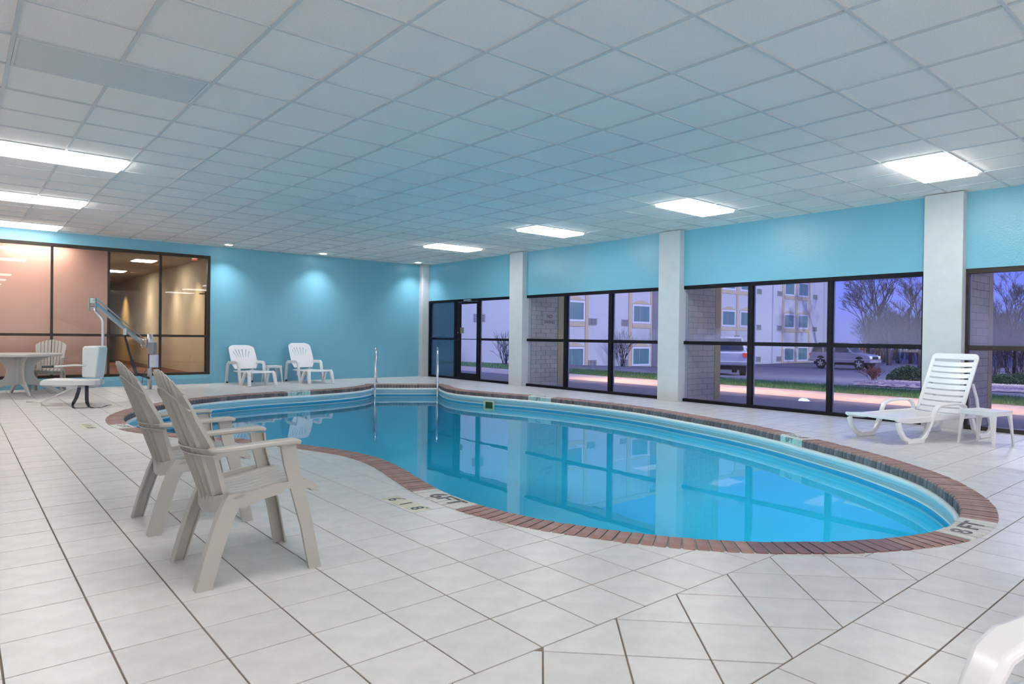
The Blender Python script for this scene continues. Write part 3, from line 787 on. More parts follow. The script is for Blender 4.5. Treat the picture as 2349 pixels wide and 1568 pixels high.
# underwater lamps added on the near walls to brighten water and ceiling
for k, (q, en) in enumerate((((3.35, 1.93), 30), ((2.68, 3.6), 36), ((5.2, 1.5), 24), ((2.9, 5.2), 50), ((1.7, 8.9), 65))):
    ii = min(range(len(pts)-1), key=lambda i: (pts[i]-Vector(q)).length); n_ = nrm[ii]; p = pts[ii]
    lp = MB().prism([(.11*math.cos(a*math.pi/10), .11*math.sin(a*math.pi/10)) for a in range(20)], 0, .03, 'z').build('added_pool_lamp', M_bead, pool)
    zz = Vector((-n_.x, -n_.y, 0)); lp.matrix_local = frame_mat((p.x, p.y, -.75), Vector((0, 0, 1)).cross(zz), (0, 0, 1), zz)
    l = bpy.data.lights.new('added_pool_light', 'AREA'); l.shape = 'DISK'; l.size = .5; l.energy = en; l.color = (.85, .96, 1); l.spread = R_(130)
    lo = bpy.data.objects.new('added_pool_glow', l); COL.objects.link(lo); lo.parent = pool; d_ = (zz+Vector((0, 0, -.25))).normalized()
    lo.location = (p.x-n_.x*.06, p.y-n_.y*.06, -.75); lo.rotation_euler = d_.to_track_quat('-Z', 'Y').to_euler()
# skimmer
pk = min(range(len(pts)-1), key=lambda i: (pts[i]-Vector((7.985, 10.15))).length); n_ = nrm[pk]; p = pts[pk]
zz = Vector((-n_.x, -n_.y, 0)); xv = Vector((0, 0, 1)).cross(zz)
Mk = frame_mat((p.x-n_.x*.012, p.y-n_.y*.012, -.232), xv, (0, 0, 1), zz)
sk = MB(); a, b, c, d_ = .135, .095, .09, .058
sk.box(-a, a, c-.03, b, 0, .012); sk.box(-a, a, -b, -c+.03, 0, .012); sk.box(-a, -c, -c+.03, c-.03, 0, .012); sk.box(c, a, -c+.03, c-.03, 0, .012)
so = sk.build('skimmer_frame', M_cream, pool, bevel=.003); so.matrix_local = Mk
so['label'] = 'cream skimmer face plate with screws'
k_ = MB().box(-c, c, -c+.03, c-.03, -.0, .004).build('skimmer_mouth', mat('skimmer_dark', (.01, .05, .02), .6), so)
sc_ = MB()
for x_, y_ in ((-.118, .08), (-.04, .08), (.04, .08), (.118, .08), (-.118, -.08), (-.04, -.08), (.04, -.08), (.118, -.08), (-.115, .03), (-.115, -.03), (.115, .03), (.115, -.03)):
    sc_.prism([(x_+.006*math.cos(q), y_+.006*math.sin(q)) for q in [k*math.pi/4 for k in range(8)]], .012, .0135, 'z')
sc_.build('screws', M_chrome, so)
# depth tiles set in the deck
for txt, sup, (xa, xb), (ya, yb) in (('6', 'FT', (2.215, 2.345), (3.845, 3.995)), ('1', '', (2.215, 2.345), (3.71, 3.84)), ('8', 'M', (2.215, 2.345), (3.565, 3.70))):
    t_ = MB().box(xa, xb, ya, yb, -.003, .003).build('depth_tile', M_cream, floor_o, bevel=.006)
    t_['label'] = 'cream depth tile with a black figure'
    c = ((xa+xb)/2-.008, (ya+yb)/2, .0034)
    text_mesh(txt, .125, M_num, 'numeral', t_, frame_mat(c, (0, -1, 0), (1, 0, 0), (0, 0, 1)), .0003)
    if sup: text_mesh(sup, .03, M_num, 'small_lettering', t_, frame_mat((xb-.02, (ya+yb)/2-.035, .0034), (0, -1, 0), (1, 0, 0), (0, 0, 1)), .0003)
for k, (tx) in enumerate(('3', '91', 'CM')):
    c0 = G(208+k*0, 967, 0); 
    xa = 1.13; ya = 9.35-k*.16-.0
    t_ = MB().box(xa, xa+.13, ya-.15, ya, -.003, .003).build('depth_tile', M_cream, floor_o, bevel=.006); t_['label'] = 'cream depth tile with a black figure'
    text_mesh(tx, .09, M_num, 'numeral', t_, frame_mat((xa+.065, ya-.075, .0034), (0, -1, 0), (1, 0, 0), (0, 0, 1)), .0003)

# grab rails
for k, (dx, px_, wxy, lb) in enumerate((((7.44, 13.69), 863, (7.02, 12.98), 'left stainless steel grab rail at the pool niche'), ((8.62, 12.96), 997, (8.13, 12.2), 'right stainless steel grab rail at the pool niche'))):
    t = thing('grab_rail', (dx[0], dx[1], 0), lb, 'handrail', group=None)
    dd = Vector((wxy[0]-dx[0], wxy[1]-dx[1], 0)); ln = dd.length
    u_ = dd.normalized(); pa = [(0, 0, 0), (0, 0, .55), (.0, 0, .70)]
    for q in range(1, 9):
        a_ = math.pi*q/9; pa.append((ln*.5*(1-math.cos(a_))*.62, 0, .70+.14*math.sin(a_)))
    pa += [(ln*.66, 0, .66), (ln*.80, 0, .35), (ln*.93, 0, .0), (ln, 0, -.30), (ln, 0, -1.0)]
    MB().tube([u_*p_[0]+Vector((0, 0, p_[2])) for p_ in pa], .021, 12).build('rail', M_chrome, t, smooth=True)
    MB().prism([(.045*math.cos(q*math.pi/10), .045*math.sin(q*math.pi/10)) for q in range(20)], .0, .022, 'z').build('escutcheon', M_chrome, t, bevel=.004)

# ------------------------------------------------------------------ resin adirondack style chairs
def make_chair(label, M_, group=None):
    t = thing('resin_armchair', (0, 0, 0), label, 'chair', group=group)
    for s, nm in ((-1, 'leg'), (1, 'leg')):
        Y0 = .252*s; Y1 = .236*s; iw = -s*.040      # front leg: angle section running from foot to arm
        secs = [(.462, .520, 0, .252), (.425, .482, .20, .246), (.372, .440, .40, .240), (.345, .410, .50, .237), (.328, .400, .595, .235)]
        th = .007
        m = MB()
        rings = []
        for xa, xb, z, yy in secs:
            y = yy*s; rings.append([(xa, y, z), (xb, y, z), (xb, y-s*.036, z), (xb-th, y-s*.036, z), (xb-th, y-s*th, z), (xa+th, y-s*th, z), (xa+th, y-s*.022, z), (xa, y-s*.022, z)])
        m.loft(rings).build('leg', M_, t)
        secs = [(-.036, .030, 0, .252), (.000, .070, .14, .247), (.045, .115, .28, .243), (.085, .165, .375, .240), (.10, .175, .40, .240)]
        rings = []
        for xa, xb, z, yy in secs:
            y = yy*s; rings.append([(xb, y, z), (xa, y, z), (xa, y-s*.048, z), (xa+th, y-s*.048, z), (xa+th, y-s*th, z), (xb-th, y-s*th, z), (xb-th, y-s*.022, z), (xb, y-s*.022, z)])
        MB().loft(rings).build('leg', M_, t)
        # arm
        pa = [(.412, .245*s, .606), (.385, .247*s, .613), (.30, .25*s, .612), (.15, .252*s, .605), (.06, .247*s, .600), (.02, .225*s, .598)]
        MB().bar(pa, [.055, .064, .068, .066, .055, .04], [.020, .024, .024, .024, .022, .02], (0, 1, 0)).build('armrest', M_, t, bevel=.007)
        # side apron under the seat
        MB().prism([(.12, .335), (.17, .330), (.215, .352), (.33, .372), (.352, .392), (.40, .388), (.46, .380), (.500, .362), (.512, .366), (.508, .385), (.48, .412), (.44, .424), (.40, .425), (.30, .424), (.20, .404), (.12, .386)], .232*s, .240*s).build('apron', M_, t, bevel=.002)
    # seat: lengthwise slats following one curve
    ns = 8; wd = .452; seat = MB()
    cur = [(.115, .392), (.16, .383), (.22, .384), (.30, .398), (.38, .414), (.43, .420), (.47, .413), (.498, .394), (.510, .372)]
    curb = [(x-.004, z-.012) for x, z in cur]
    # cross members
    seat.box(.125, .15, -.228, .228, .352, .376); seat.box(.475, .495, -.228, .228, .366, .384); seat.box(.30, .315, -.228, .228, .365, .385)
    so_ = seat.build('seat', M_, t)
    for k in range(ns):
        y0 = -wd/2+wd*k/ns+.004; y1 = -wd/2+wd*(k+1)/ns-.004
        edge = .004 if k in (0, ns-1) else 0
        rings = [[(x, y0, z), (x, y1, z), (x-.003, y1, z-.012), (x-.003, y0, z-.012)] for x, z in cur]
        MB().loft(rings).build('slat', M_, so_, bevel=.002, seg=1)
    # backrest: fan of channel slats
    back = MB()
    def bx(z): # profile of the back, x as function of height
        return .045-.343*(z-.40)
    nb_ = 8
    def cup(yn, z):                           # the edges come forward
        K = ((.30, .04), (.40, .055), (.61, .072), (.86, .022), (.96, .012))
        for (za, ca), (zb, cb_) in zip(K, K[1:]):
            if z <= zb: return (ca+(cb_-ca)*(max(z, za)-za)/(zb-za))*yn*yn
        return .012*yn*yn
    # bands: seat level, arm level, top arc
    def arc(zf, w0, d0, th_, hh, n=14, back_off=-.012):
        rings = []
        for k in range(n+1):
            yn = -1+2*k/n; z = zf(yn); y = yn*w0(z); x = bx(z)+cup(yn, z)+back_off
            rings.append([(x, y, z-hh/2), (x-th_, y, z-hh/2), (x-th_, y, z+hh/2), (x, y, z+hh/2)])
        return rings
    wz = lambda z: .195+.052*min(1, max(0, (z-.34)/.5))
    back.loft(arc(lambda y: .600, lambda z: .236, 0, .011, .005)); back.loft(arc(lambda y: .572, lambda z: .233, 0, .011, .005))
    back.loft(arc(lambda y: .362-.035*(1-y*y), lambda z: .212, 0, .010, .075))
    back.loft(arc(lambda y: .862-.085*y*y, lambda z: .244, 0, .007, .005))
    # thin moulded membrane behind the slats between the arm band and the top
    bo = back.build('backrest', M_, t)
    AB = [-1, -.66, -.43, -.21, 0, .21, .43, .66, 1]
    for k in range(nb_):
        a0, a1 = AB[k], AB[k+1]
        ym = (a0+a1)/2; zt0, zt1 = .945-.095*a0*a0-(.005 if k < 4 else 0), .945-.095*a1*a1-(.005 if k > 3 else 0)
        zs = [q/9 for q in range(10)]
        rings = []
        gap = .0035
        for q_ in zs:
            z0, z1 = .345+(zt0-.345)*q_, .345+(zt1-.345)*q_; z = (z0+z1)/2
            w_ = wz(z); ya, yb = a0*w_+gap*(1.6 if z > .45 else .6), a1*w_-gap*(1.6 if z > .45 else .6)
            x0_, x1_ = bx(z0)+cup(a0, z0), bx(z1)+cup(a1, z1)
            fl_ = .016 if q_ < .88 else .008
            rings.append([(x0_+.004, ya, z0), (x1_+.004, yb, z1), (x1_-fl_, yb, z1), (x1_-fl_, yb-.004, z1), (x1_-.001, yb-.005, z1), (x0_-.001, ya+.005, z0), (x0_-fl_, ya+.004, z0), (x0_-fl_, ya, z0)])
        MB().loft(rings).build('slat', M_, bo)
    return t
c1 = make_chair('nearest taupe resin armchair, seen from behind at the left of the pool', M_taupe, 'slatted resin armchairs')
c2 = copy_tree(c1); c2['label'] = 'second taupe resin armchair, just behind the nearest one'
c3 = copy_tree(c1); c3['label'] = 'grey slatted resin armchair behind the round table at the far left'
c1.location = (.832, 3.262, 0); c1.rotation_euler.z = R_(-1.5)
c2.location = (.845, 4.25, 0); c2.rotation_euler.z = R_(-1)
c3.location = (1.385, 15.12, 0); c3.rotation_euler.z = R_(257); c3.scale = (1.0, 1.0, 1.0)

# ------------------------------------------------------------------ round table
tb = thing('round_table', (.87, 14.2, 0), 'round light grey resin table at the far left', 'table')
n = 48; rings = []
for rr, z in ((.02, .712), (.56, .716), (.595, .715), (.605, .706), (.605, .680), (.590, .668), (.585, .678), (.02, .690)):
    rings.append([(rr*math.cos(2*math.pi*k/n), rr*math.sin(2*math.pi*k/n), z) for k in range(n)])
MB().loft(rings).build('tabletop', M_tauped, tb, smooth=False, bevel=.002)
rings = []
for rr, z in ((.075, .20), (.072, .66)): rings.append([(rr*math.cos(2*math.pi*k/24), rr*math.sin(2*math.pi*k/24), z) for k in range(24)])
MB().loft(rings).build('centre_tube', mat('table_core', (.36, .39, .39), .5), tb, smooth=False)
for k in range(4):
    a_ = R_(-81+90*k)
    Mr = Matrix.Rotation(a_, 4, 'Z')
    pr = [(.0, .25), (.0, .675), (.46, .675), (.44, .655), (.33, .61), (.245, .555), (.205, .48), (.195, .40), (.205, .33), (.245, .275), (.33, .225), (.60, .05), (.615, .02), (.60, 0), (.54, 0), (.42, .075), (.30, .135), (.20, .165), (.10, .175), (.0, .18)]
    lg = MB().prism(pr, -.016, .016, 'y', T=Mr)
    lg.build('leg', M_tauped, tb, bevel=.006)

# ------------------------------------------------------------------ pool lift
lift = thing('pool_lift', P(343, 893, 12.75), 'aluminium pool hoist with a white seat, standing by the wall at the left', 'pool lift')
lo_ = lift.location.copy(); lo_.z = 0; lift.location = lo_
TL = Matrix.Translation(-lo_)
def Lp(px, py, d): return P(px, py, d)-lo_
Ds, Dp = 10.0, 12.75
post = Lp(343, 893, Dp); post.z = 0
ptop = Lp(340, 785, Dp)
MB().tube([(post.x, post.y, 0), (post.x, post.y, ptop.z-.02)], .040, 16).build('post', M_steel, lift, smooth=True)
MB().prism([(post.x+.09*math.cos(q*math.pi/12), post.y+.09*math.sin(q*math.pi/12)) for q in range(24)], 0, .012, 'z').build('base_flange', M_steel, lift)
MB().tube([(post.x, post.y, ptop.z-.15), (post.x, post.y, ptop.z+.16)], .052, 16).build('sleeve', M_steel, lift, smooth=True)
a0 = Lp(330, 789, Dp); a1 = Lp(214, 693, Ds+.05)
axd = (a1-a0).normalized(); sd = axd.cross(Vector((0, 0, 1))).normalized(); un = sd.cross(axd)
MB().bar([a0, a1], .05, .062, sd).build('lower_arm', M_steel, lift, bevel=.006)
b0 = Lp(327, 778, Dp); b1 = Lp(216, 685, Ds+.05)
for s in (-1, 1): MB().tube([b0+sd*.035*s, b1+sd*.035*s], .011, 8).build('upper_rod', M_steel, lift, smooth=True)
for (c_, nm, hh) in ((Lp(331, 786, Dp), 'pivot_bracket', .17), (Lp(213, 697, Ds), 'end_bracket', .20)):
    m = MB()
    for s in (-1, 1): m.bar([c_+sd*.040*s-Vector((0, 0, hh*.55)), c_+sd*.040*s+Vector((0, 0, hh*.5))], .006, .075, sd)
    m.build(nm, M_steel, lift, bevel=.001)
    m = MB()
    for dz in (-.045, .06): m.tube([c_+Vector((0, 0, dz))-sd*.055, c_+Vector((0, 0, dz))+sd*.055], .012, 10)
    m.build('bolt', M_chrome, lift)
MB().box(-.02, .05, -.03, .03, -.02, .05, T=Matrix.Translation(Lp(209, 692, Ds))).build('pulley_guard', M_wpad, lift, bevel=.008)
# actuator
q0, q1, q2_, q3 = Lp(284, 764, 11.3), Lp(302, 826, 11.75), Lp(303, 828, 11.8), Lp(314, 861, 12.3)
MB().tube([q0, q1], .018, 12).build('actuator_rod', M_dark, lift, smooth=True)
MB().tube([q1, Lp(312, 856, 12.1)], .030, 12).build('actuator_body', M_dark, lift, smooth=True)
MB().tube([Lp(312, 856, 12.1), Vector((post.x, post.y, .22))], .022, 10).build('actuator_motor', M_dark, lift, smooth=True)
cc = Lp(287, 761, 11.25); MB().bar([cc-un*.05, cc+un*.06], .05, .045, sd).build('actuator_lug', M_steel, lift, bevel=.003)
# control box and battery
cb = Lp(352, 828, Dp); Mb = frame_mat(cb, (RT.x, RT.y, 0), (-FW.x, -FW.y, 0), (0, 0, 1))
MB().box(-.055, .075, -.05, .05, -.12, .125, T=Mb).build('battery', mat('battery_white', (.62, .66, .80), .4), lift, bevel=.012)
MB().box(-.075, .035, -.055, .06, .135, .36, T=Mb).build('control_housing', mat('control_grey', (.22, .23, .25), .4), lift, bevel=.006)
MB().box(-.085, -.055, -.045, .045, -.14, .36, T=Mb).build('mounting_plate', M_dark, lift, bevel=.003)
MB().box(-.03, -.005, -.01, .01, .36, .48, T=Mb).build('release_lever', M_steel, lift, bevel=.003)
cpth = [Mb @ Vector(v) for v in ((.02, 0, -.12), (.03, -.01, -.17), (0, -.02, -.19), (-.06, -.04, -.16), (-.16, -.05, -.17), (-.22, -.05, -.26), (-.23, -.03, -.42))]
MB().tube(cpth, .006, 6).build('cable', M_dark, lift, smooth=True)
text_mesh('I', .03, M_bluetxt, 'battery_mark', lift, frame_mat(Mb @ Vector((.012, .052, .0)), (-Vector((RT.x, RT.y, 0)))*-1, (0, 0, 1), (-FW.x, -FW.y, 0)))
# hanging pole and seat frame
De = Ds+.12
pl = [Lp(214, 706, De), Lp(222, 716, De), Lp(234, 731, De), Lp(236, 737, De), Lp(236, 770, De), Lp(235, 830, De), Lp(234, 866, De), Lp(232, 877, De), Lp(226, 883, De), Lp(215, 886, Ds+.05), Lp(180, 886, Ds), Lp(150, 884, Ds)]
MB().tube(pl, .022, 12).build('hanging_pole', M_steel, lift, smooth=True)
# seat: local frame, x to the right of the picture, y away
xs = Vector((RT.x, RT.y, 0)).normalized(); ys_ = Vector((FW.x, FW.y, 0)).normalized()
rot = Matrix.Rotation(R_(14), 3, 'Z'); xs = rot @ xs; ys_ = rot @ ys_
sc = Lp(168, 874, Ds)
Ms = frame_mat(sc, xs, ys_, (0, 0, 1))
se = MB(); prf = [(-.37, -.03), (-.362, .0), (-.345, .025), (-.31, .038), (.0, .028), (.30, .022), (.345, .018), (.36, .0), (.362, -.045), (.345, -.055), (-.36, -.045)]
se.prism(prf, -.20, .20, 'y', T=Ms).build('seat', M_wpad, lift, bevel=.014, seg=3)
bc = Lp(221, 828, Ds-.16); Mb2 = frame_mat(bc, xs, ys_, (0, 0, 1))
bk = MB(); bk.prism([(-.125, -.225), (.055, -.24), (.10, .19), (.085, .225), (-.105, .225), (-.12, .19)], -.20, .17, 'y', T=Mb2)
bko = bk.build('backrest', M_wpad, lift, bevel=.022, seg=3)
MB().bar([Mb2 @ Vector((-.10+.19*q/8, -.201, .12+.028*math.sin(math.pi*q/8))) for q in range(9)], .003, .004, (ys_.x, ys_.y, 0)).build('raised_rib', M_wpad, bko)
for s, d_ in ((-1, -.24),):
    ar = [Mb2 @ Vector((-.06, d_, -.055)), Mb2 @ Vector((-.20, d_, -.05)), Mb2 @ Vector((-.38, d_, -.065)), Mb2 @ Vector((-.46, d_, -.068))]
    MB().tube(ar, .014, 10).build('armrest', mat('white_tube', (.72, .72, .68), .3), lift, smooth=True)
    MB().tube([ar[3]+Vector((0, 0, 0)), ar[3]+(ar[3]-ar[2]).normalized()*.15], .017, 10).build('arm_grip', M_dark, lift, smooth=True)
MB().box(-.24, .10, -.10, .10, -.075, -.045, T=Ms).build('seat_bracket', M_steel, lift, bevel=.004)
MB().box(-.05, .10, -.12, -.08, -.11, -.045, T=Ms).build('swivel_clamp', M_steel, lift, bevel=.006)
fr_ = [Lp(172, 886, 9.9), Lp(150, 897, 9.9), Lp(128, 908, 9.9), Lp(106, 917, 9.9), Lp(96, 920.2, 9.9), Lp(88, 921, 9.9), Lp(62, 921, 9.95)]
MB().tube(fr_, .014, 10).build('footrest', mat('footrest_tube', (.70, .70, .66), .25, metal=.3), lift, smooth=True)
def strap(pts, wd=.05, nm='strap'):
    pts = [Vector(p) for p in pts]; sd_ = Vector((FW.x, FW.y, 0)).normalized()*.3+Vector((RT.x, RT.y, 0))*.95; sd_.normalize()
    m = MB(); rings = []
    for i, p in enumerate(pts):
        a, b = pts[max(i-1, 0)], pts[min(i+1, len(pts)-1)]; t_ = (b-a).normalized(); side = sd_ if abs(t_.z) > .45 else Vector((FW.x, FW.y, 0)).normalized()
        nr = side.cross(t_).normalized(); rings.append([p-side*wd/2-nr*.0015, p+side*wd/2-nr*.0015, p+side*wd/2+nr*.0015, p-side*wd/2+nr*.0015])
    m.loft(rings).build(nm, M_strap, lift)
gz = lambda px, py: (G(px, py, .006)-lo_)
strap([Lp(182, 888, 9.85), Lp(180, 897, 9.8), Lp(175, 912, 9.75), Lp(169, 923, 9.72), Lp(166.5, 929, 9.7), gz(168, 934), gz(172, 935.5), gz(185, 935), gz(198, 934), gz(205, 933.5)])
strap([Lp(199, 881, 9.9), Lp(199, 900, 9.85), Lp(199, 915, 9.8), Lp(200, 924, 9.75), gz(204, 932), gz(211, 934.5), gz(217, 935), gz(223, 934), gz(232, 934), gz(240, 931.5), gz(246, 929), gz(255, 928.5)])
zt_ = Vector((-FW.x, -FW.y, 0)); 
tc_ = a0+(a1-a0)*.691+(-sd if sd.dot(Vector(FW)) > 0 else sd)*.036
text_mesh('SPECTRUM', .062, M_bluetxt, 'lettering', lift, frame_mat(tc_, -axd if axd.dot(RT) < 0 else axd, un if un.z > 0 else -un, (-axd if axd.dot(RT) < 0 else axd).cross(un if un.z > 0 else -un)), .001, 1.0)

# ------------------------------------------------------------------ white lounge chairs by the back wall
def make_sunchair(label):
    t = thing('lounge_chair', (0, 0, 0), label, 'lounge chair', group='low white resin lounge chairs by the blue wall')
    for s in (-1, 1):
        y = .275*s
        pa = [(.02, y, .0), (.04, y, .12), (.07, y, .30), (.11, y, .42), (.18, y, .465), (.27, y, .455), (.36, y, .47), (.66, y, .475), (.715, y, .455), (.735, y, .40), (.78, y, .22), (.845, y, .03), (.87, y, .005)]
        wd = [.06, .06, .065, .065, .065, .065, .065, .065, .065, .065, .065, .06, .05]
        MB().bar(pa, .05, wd, (0, 1, 0)).build('arm_frame', M_wres, t, bevel=.008)
        pa = [(.865, y*.98, .01), (.90, y*.96, .05), (.97, y*.94, .18), (1.03, y*.92, .275)]
        MB().bar(pa, .045, .055, (0, 1, 0)).build('brace', M_wres, t, bevel=.006)
        pa = [(1.20, y*.92, .292), (1.255, y*.94, .285), (1.285, y*.96, .25), (1.32, y, .12), (1.35, y*1.02, 0)]
        MB().bar(pa, .06, [.04, .055, .07, .062, .052], (0, 1, 0)).build('leg', M_wres, t, bevel=.008)
        MB().box(.045, .075, y-.02, y+.02, .0, .035).build('rubber_foot', M_dark, t)
    m = MB(); rings = []
    for x, z, w_ in ((.30, .285, .225), (.45, .28, .235), (.8, .285, .245), (1.1, .295, .25), (1.22, .298, .25), (1.262, .285, .245)):
        rings.append([(x, -w_, z-.02), (x, w_, z-.02), (x, w_, z+.008), (x, 0, z-.004), (x, -w_, z+.008)])
    m.loft(rings).build('seat', M_wres, t, bevel=.006)
    MB().box(.36, .40, -.15, .15, .14, .28).build('support_flap', mat('grey_flap_resin', (.62, .63, .68), .4), t, bevel=.01)  # grey panel under the rear of the seat
    # backrest with six flared slots: grid in (y, s) with holes
    H0, H1 = 0.0, .63; slots = [(-.165, -.115, .05), (-.105, -.072, .03), (-.045, -.030, .013), (.018, .010, -.0), (.078, .055, -.01), (.14, .10, -.02)]
    W = lambda h: .262-.040*max(0, (.12-h)/.12)+.012*math.sin(math.pi*min(1, h/.63))-(.0 if h < .55 else .10*((h-.55)/.08)**2)
    # columns: boundaries at the slots
    def xz(h, y):
        x = .36-.30*(h/.63)-.0; z = .335+.56*(h/.63); c = .035*(y/.22)**2
        return (x+c, z)
    hs = [0, .015, .05, .12, .19, .25, .30, .34, .38, .42, .46, .51, .55, .585, .61, .623, .63]
    m = MB(); th = .012
    cols = [None]
    def colx(h):
        q = min(1, max(0, (h-.30)/.21)); w_ = W(h); L_ = [-w_]
        for a, b, c in [(-.095, -.165, 0), (-.058, -.105, 0), (-.022, -.045, 0), (.016, .02, 0), (.052, .085, 0), (.092, .145, 0)]:
            c0 = a+(b-a)*q; k_ = w_/.225; L_ += [c0*k_-.006*(.4+q), c0*k_+.006*(.4+q)]
        L_.append(w_); return L_
    grid = [[(lambda xzv: (xzv[0], y, xzv[1]))(xz(h, y)) for y in colx(h)] for h in hs]
    nc = len(grid[0]); nv = nc*len(hs)
    fr2 = [v for row in grid for v in row]; bk2 = [(v[0]-th*.88, v[1], v[2]-th*.45) for v in fr2]
    faces = {}
    def hole(i, j): return (j % 2 == 1) and .30 <= hs[i] and hs[i+1] <= (.47 if j in (1, 11) else .515) and 0 < j < nc-1
    F_ = []
    solid = {(i, j) for i in range(len(hs)-1) for j in range(nc-1) if not hole(i, j)}
    for (i, j) in solid:
        a, b, c, d_ = i*nc+j, i*nc+j+1, (i+1)*nc+j+1, (i+1)*nc+j
        F_.append((a, b, c, d_)); F_.append((a+nv, d_+nv, c+nv, b+nv))
        for (u1, u2, ni, nj) in ((a, b, i-1, j), (b, c, i, j+1), (c, d_, i+1, j), (d_, a, i, j-1)):
            if (ni, nj) not in solid: F_.append((u1, u1+nv, u2+nv, u2))
    m.add(fr2+bk2, F_)
    m.build('backrest', M_wres, t, bevel=.004)
    return t
l1 = make_sunchair('white lounge chair by the blue wall, left of the small table')
l2 = copy_tree(l1); l2['label'] = 'white lounge chair by the blue wall, right of the small table'
l1.location = (4.905, 15.40, 0); l1.rotation_euler.z = R_(-90+3)
for ch in l1.children:
    if ch.name.startswith('backrest'): ch.scale = (1.05, 1.05, .92); ch.location.z = .02
l2.location = (6.23, 15.36, 0); l2.rotation_euler.z = R_(-90+1)

def make_table(label, ax, ay, h, name='side_table'):
    t = thing(name, (0, 0, 0), label, 'side table', group='small white resin side tables')
    a, b = ax/2, ay/2
    m = MB(); r = .03; pts_ = []
    for cx_, cy_, a0_ in ((a-r-.01, b-r-.01, 0), (-a+r+.01, b-r-.01, 90), (-a+r+.01, -b+r+.01, 180), (a-r-.01, -b+r+.01, 270)):
        for q in range(5): pts_.append((cx_+r*math.cos(R_(a0_+q*22.5)), cy_+r*math.sin(R_(a0_+q*22.5))))
    m.prism(pts_, h-.014, h, 'z').build('top', M_wres, t, bevel=.003)
    m = MB()
    for s in (-1, 1):
        m.box(-a+.03, a-.03, s*(b-.018)-.006, s*(b-.018)+.006, h-.05, h-.014); m.box(s*(a-.018)-.006, s*(a-.018)+.006, -b+.03, b-.03, h-.05, h-.014)
    m.build('skirt', M_wres, t, bevel=.002)
    for sx_ in (-1, 1):
        for sy_ in (-1, 1):
            rings = []
            for z, o_, w1 in ((0, .0, .014), (h*.5, -.010, .022), (h-.055, -.018, .032), (h+.002, -.020, .034)):
                cx_, cy_ = sx_*(a+o_), sy_*(b+o_)
                rings.append([(cx_, cy_, z), (cx_-sx_*w1*1.6, cy_, z), (cx_-sx_*w1*1.6, cy_-sy_*.008, z), (cx_-sx_*.010, cy_-sy_*.010, z), (cx_-sx_*.008, cy_-sy_*w1*1.6, z), (cx_, cy_-sy_*w1*1.6, z)])
            MB().loft(rings).build('leg', M_wres, t, bevel=.003)
    return t
t1 = make_table('small square white resin table between the two white lounge chairs', .37, .38, .375)
t2 = copy_tree(t1); t2['label'] = 'small square white side table beside the slatted white lounger'
t1.location = (5.585, 15.19, 0); t1.rotation_euler.z = R_(-2)
t2.location = (8.58, 2.197, 0); t2.rotation_euler.z = R_(-14.5)

